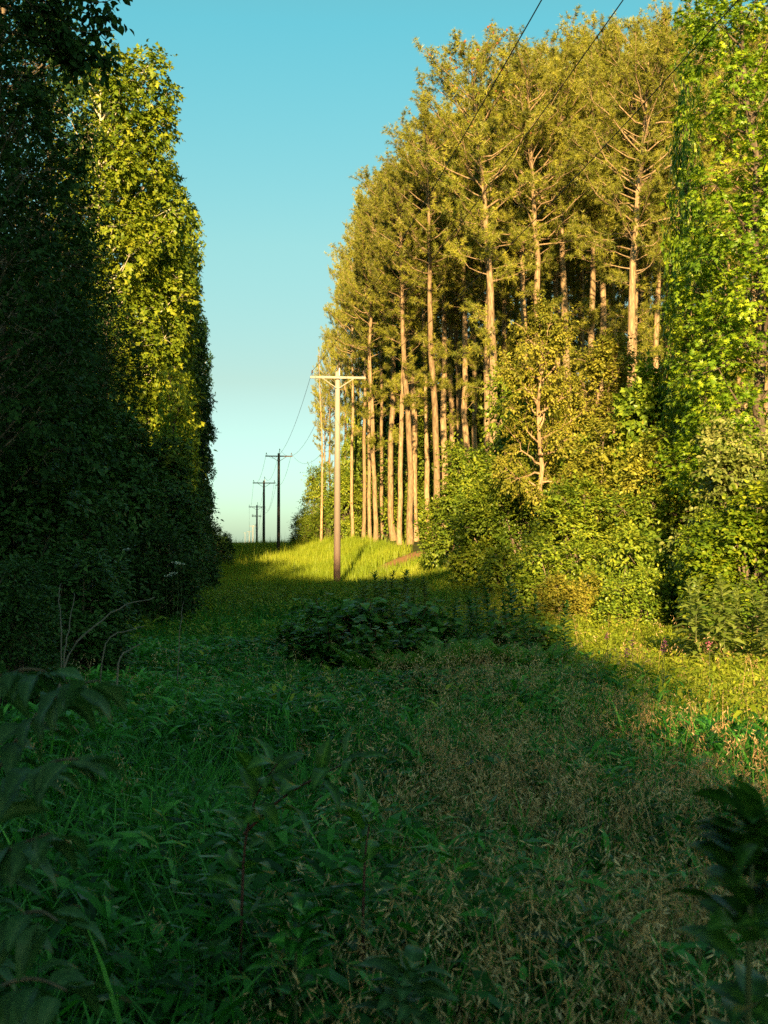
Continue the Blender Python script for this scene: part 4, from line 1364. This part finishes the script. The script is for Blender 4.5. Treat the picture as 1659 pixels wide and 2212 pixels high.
# dead branches at the left
DB = [([(105, 1440), (160, 1385), (215, 1330), (255, 1305), (300, 1300)], 8.6, .011, 'long dead branch arching out of the shaded grass on the left'),
      ([(137, 1415), (136, 1380), (134, 1330), (131, 1285)], 9.4, .009, 'upright pale dead stick crossing the arching branch'),
      ([(136, 1395), (122, 1350), (105, 1290), (100, 1265)], 9.6, .009, 'leaning dead stick left of the upright pale one'),
      ([(212, 1382), (240, 1374), (275, 1364), (290, 1361)], 10.5, .010, 'pale dead stick lying in the weeds right of the arching branch'),
      ([(248, 1426), (265, 1412), (290, 1396)], 9.2, .012, 'short broken dead stick nearest the grass on the left'),
      ([(385, 1372), (388, 1345), (386, 1300)], 12.5, .008, 'thin dead stem standing at the edge of the left weeds')]
for pts, Y_, r_, lab in DB:
    b = Buf()
    P = np.array([[px_x(a, Y_), Y_ + .15 * i, py_z(c, Y_)] for i, (a, c) in enumerate(pts)])
    s = np.linspace(0, 1, len(P))
    t = np.linspace(0, 1, 14)
    P2 = np.stack([np.interp(t, s, P[:, k]) for k in range(3)], -1)
    P2[1:-1] = (P2[:-2] + 2 * P2[1:-1] + P2[2:]) / 4
    low = P2[0].copy()
    low[2] = float(gz(low[0], low[1])) - .05
    P2 = np.concatenate([low[None], P2]) if low[2] < P2[0][2] - .05 and abs(low[2] - P2[0][2]) < .9 else P2
    for _ in range(5):
        P2[1:-1] = (P2[:-2] + 2 * P2[1:-1] + P2[2:]) / 4
    rng = np.random.default_rng(len(lab))
    P2 = P2 + rng.normal(0, .004, P2.shape)
    tube(b, P2, np.linspace(r_ * .75, r_ * .3, len(P2)), 6, cap=True)
    tag(part('dead_branch', b.mesh('dead_branch', M['dead'], True)), lab, 'branch', 'dead branches on the left')


# ---- near plants
NEAR_OVAL = []
_rows = 11
for s_ in range(_rows + 1):
    t_ = s_ / _rows
    wd_ = .30 * math.sin(math.pi * min(1, t_ * .92 + .05)) ** .8 * (1 - .35 * t_)
    if s_ in (0, _rows):
        wd_ = .01
    z_ = .10 * math.sin(t_ * 3) - .34 * t_ * t_ + .012 * math.sin(17 * t_)
    for k_ in (-1, -.5, 0, .5, 1):
        NEAR_OVAL.append((k_ * wd_, t_, z_ + abs(k_) * wd_ * .35 + .012 * math.sin(9 * t_ + abs(k_) * 3)))
_f = []
for s_ in range(_rows):
    for k_ in range(4):
        a_, b_ = s_ * 5 + k_, s_ * 5 + k_ + 1
        _f += [(a_, b_, b_ + 5), (a_, b_ + 5, a_ + 5)]
NEAR_OVAL = (np.array(NEAR_OVAL), np.array(_f))
VEIN = np.array([[-.12, -.05, .5, -.05, -.12][k % 5] + (.14 if (k // 5) % 2 else -.06) for k in range(len(NEAR_OVAL[0]))])
NEAR_LONG = (NEAR_OVAL[0] * np.array([.95, 1, .8]), NEAR_OVAL[1])


def near_plant(name, label, cat, stems, tmpl, lsize, spacing, stem_mat, leaf, seed, pair=False, droop=.5, r=.006):
    """stems: lists of world points; leaves set alternately or in pairs along them."""
    rng = np.random.default_rng(seed)
    sb, lb = Buf(), Buf()
    foot = np.array(stems[0][0])
    for P in stems:
        P = np.array(P, float) - foot
        s = np.linspace(0, 1, len(P))
        t = np.linspace(0, 1, 16)
        Q = np.stack([np.interp(t, s, P[:, k]) for k in range(3)], -1)
        for _ in range(3):
            Q[1:-1] = (Q[:-2] + Q[1:-1] * 2 + Q[2:]) / 4
        tube(sb, Q, np.linspace(r, r * .35, 16), 7)
        ln = np.linalg.norm(np.diff(Q, axis=0), axis=1).sum()
        m = max(4, int(ln / spacing))
        tl = np.linspace(.16, 1, m)
        q = np.stack([np.interp(tl, t, Q[:, k]) for k in range(3)], -1)
        td = norm(np.gradient(q, axis=0))
        hz = norm(np.cross(td, UP[None] + .01))
        for i in range(m):
            for sg in ((-1, 1) if pair else ((1,) if i % 2 else (-1,))):
                ax = hz[i] if not (pair and i % 2) else norm(np.cross(td[i], hz[i]))
                al = ax * sg + td[i] * .55 + rng.normal(0, .2, 3) - UP * droop * rng.uniform(.3, 1.1)
                pet = norm(al) * .02
                leaves(lb, tmpl, (q[i] + pet)[None], al[None], (UP + rng.normal(0, .3, 3))[None], lsize * rng.uniform(.75, 1.15) * (1 - .3 * tl[i]), np.array([rng.uniform(.05, .6)]), VEIN)
    o = thing(name, label, cat, tuple(foot))
    part('stem', sb.mesh(name + '_stem', stem_mat, True), o)
    part('foliage', lb.mesh(name + '_leaves', leaf, True), o)
    return o


def w3(px, py, Y):
    return (px_x(px, Y), Y, py_z(py, Y))


def foot(px, Y):
    x = px_x(px, Y)
    return (x, Y, float(gz(x, Y)) - .03)


F1 = foot(-150, 2.6)
near_plant('sapling', 'leafy sapling with large drooping leaves at the lower left border', 'sapling',
           [[F1, w3(-60, 1750, 2.5), w3(60, 1560, 2.45), w3(150, 1480, 2.4), w3(215, 1470, 2.3)],
            [F1, w3(-80, 1800, 2.4), w3(40, 1690, 2.3), w3(120, 1640, 2.2), w3(170, 1640, 2.15)],
            [F1, w3(-100, 1600, 2.6), w3(-20, 1480, 2.6), w3(50, 1440, 2.55), w3(100, 1450, 2.5)],
            [F1, w3(-60, 1900, 2.3), w3(30, 1830, 2.2), w3(110, 1800, 2.15)],
            [F1, w3(-70, 2050, 2.3), w3(20, 1990, 2.2), w3(90, 1960, 2.1), w3(130, 1990, 2.05)],
            [F1, w3(-70, 2180, 2.2), w3(20, 2120, 2.05), w3(90, 2110, 2.0), w3(150, 2140, 1.95)]],
           NEAR_OVAL, .105, .05, M['grey_bark'], M['near_leaf'], 301, droop=.8)
F2 = foot(1605, 1.75)
near_plant('milkweed', 'dark broad leaved plant out of focus at the lower right corner', 'weed',
           [[F2, w3(1608, 2120, 1.75), w3(1615, 1950, 1.76), w3(1622, 1840, 1.78), w3(1628, 1785, 1.8)],
            [foot(1680, 1.8), w3(1690, 2000, 1.8), w3(1690, 1820, 1.8)]],
           NEAR_LONG, .125, .06, M['stem'], M['weed'], 305, pair=True, droop=.1, r=.006)
F3 = foot(520, 4.0)
near_plant('milkweed', 'milkweed with a dark red stem and broad leaves left of the brown grass', 'weed',
           [[F3, w3(524, 1950, 4.0), w3(530, 1800, 4.0), w3(560, 1700, 3.95), w3(600, 1650, 3.9)], [w3(530, 1800, 4.0), w3(610, 1720, 3.9), w3(720, 1660, 3.8), w3(770, 1640, 3.7)]],
           NEAR_LONG, .15, .075, M['red_stem'], M['weed'], 309, pair=True, droop=.1, r=.006)
F4 = foot(782, 3.9)
near_plant('milkweed', 'smaller milkweed with reddish stem in the brown grass', 'weed',
           [[F4, w3(785, 1930, 3.9), w3(790, 1830, 3.9), w3(800, 1770, 3.9)]], NEAR_LONG, .14, .07, M['red_stem'], M['weed'], 311, pair=True, droop=.1, r=.006)
F5 = foot(870, 2.9)
near_plant('milkweed', 'low broad leaved plant at the bottom middle of the picture', 'weed',
           [[F5, w3(870, 2200, 2.9), w3(872, 2150, 2.9), w3(880, 2105, 2.9)]], NEAR_OVAL, .13, .035, M['stem'], M['near_leaf'], 313, pair=True, droop=.1, r=.006)
F6 = foot(640, 3.4)
near_plant('milkweed', 'upright broad leaved plant among the green grass, left of the bottom middle', 'weed',
           [[F6, w3(640, 2080, 3.4), w3(642, 2020, 3.4), w3(650, 1980, 3.4)]], NEAR_LONG, .14, .04, M['stem'], M['grass'], 315, pair=True, droop=.05, r=.005)
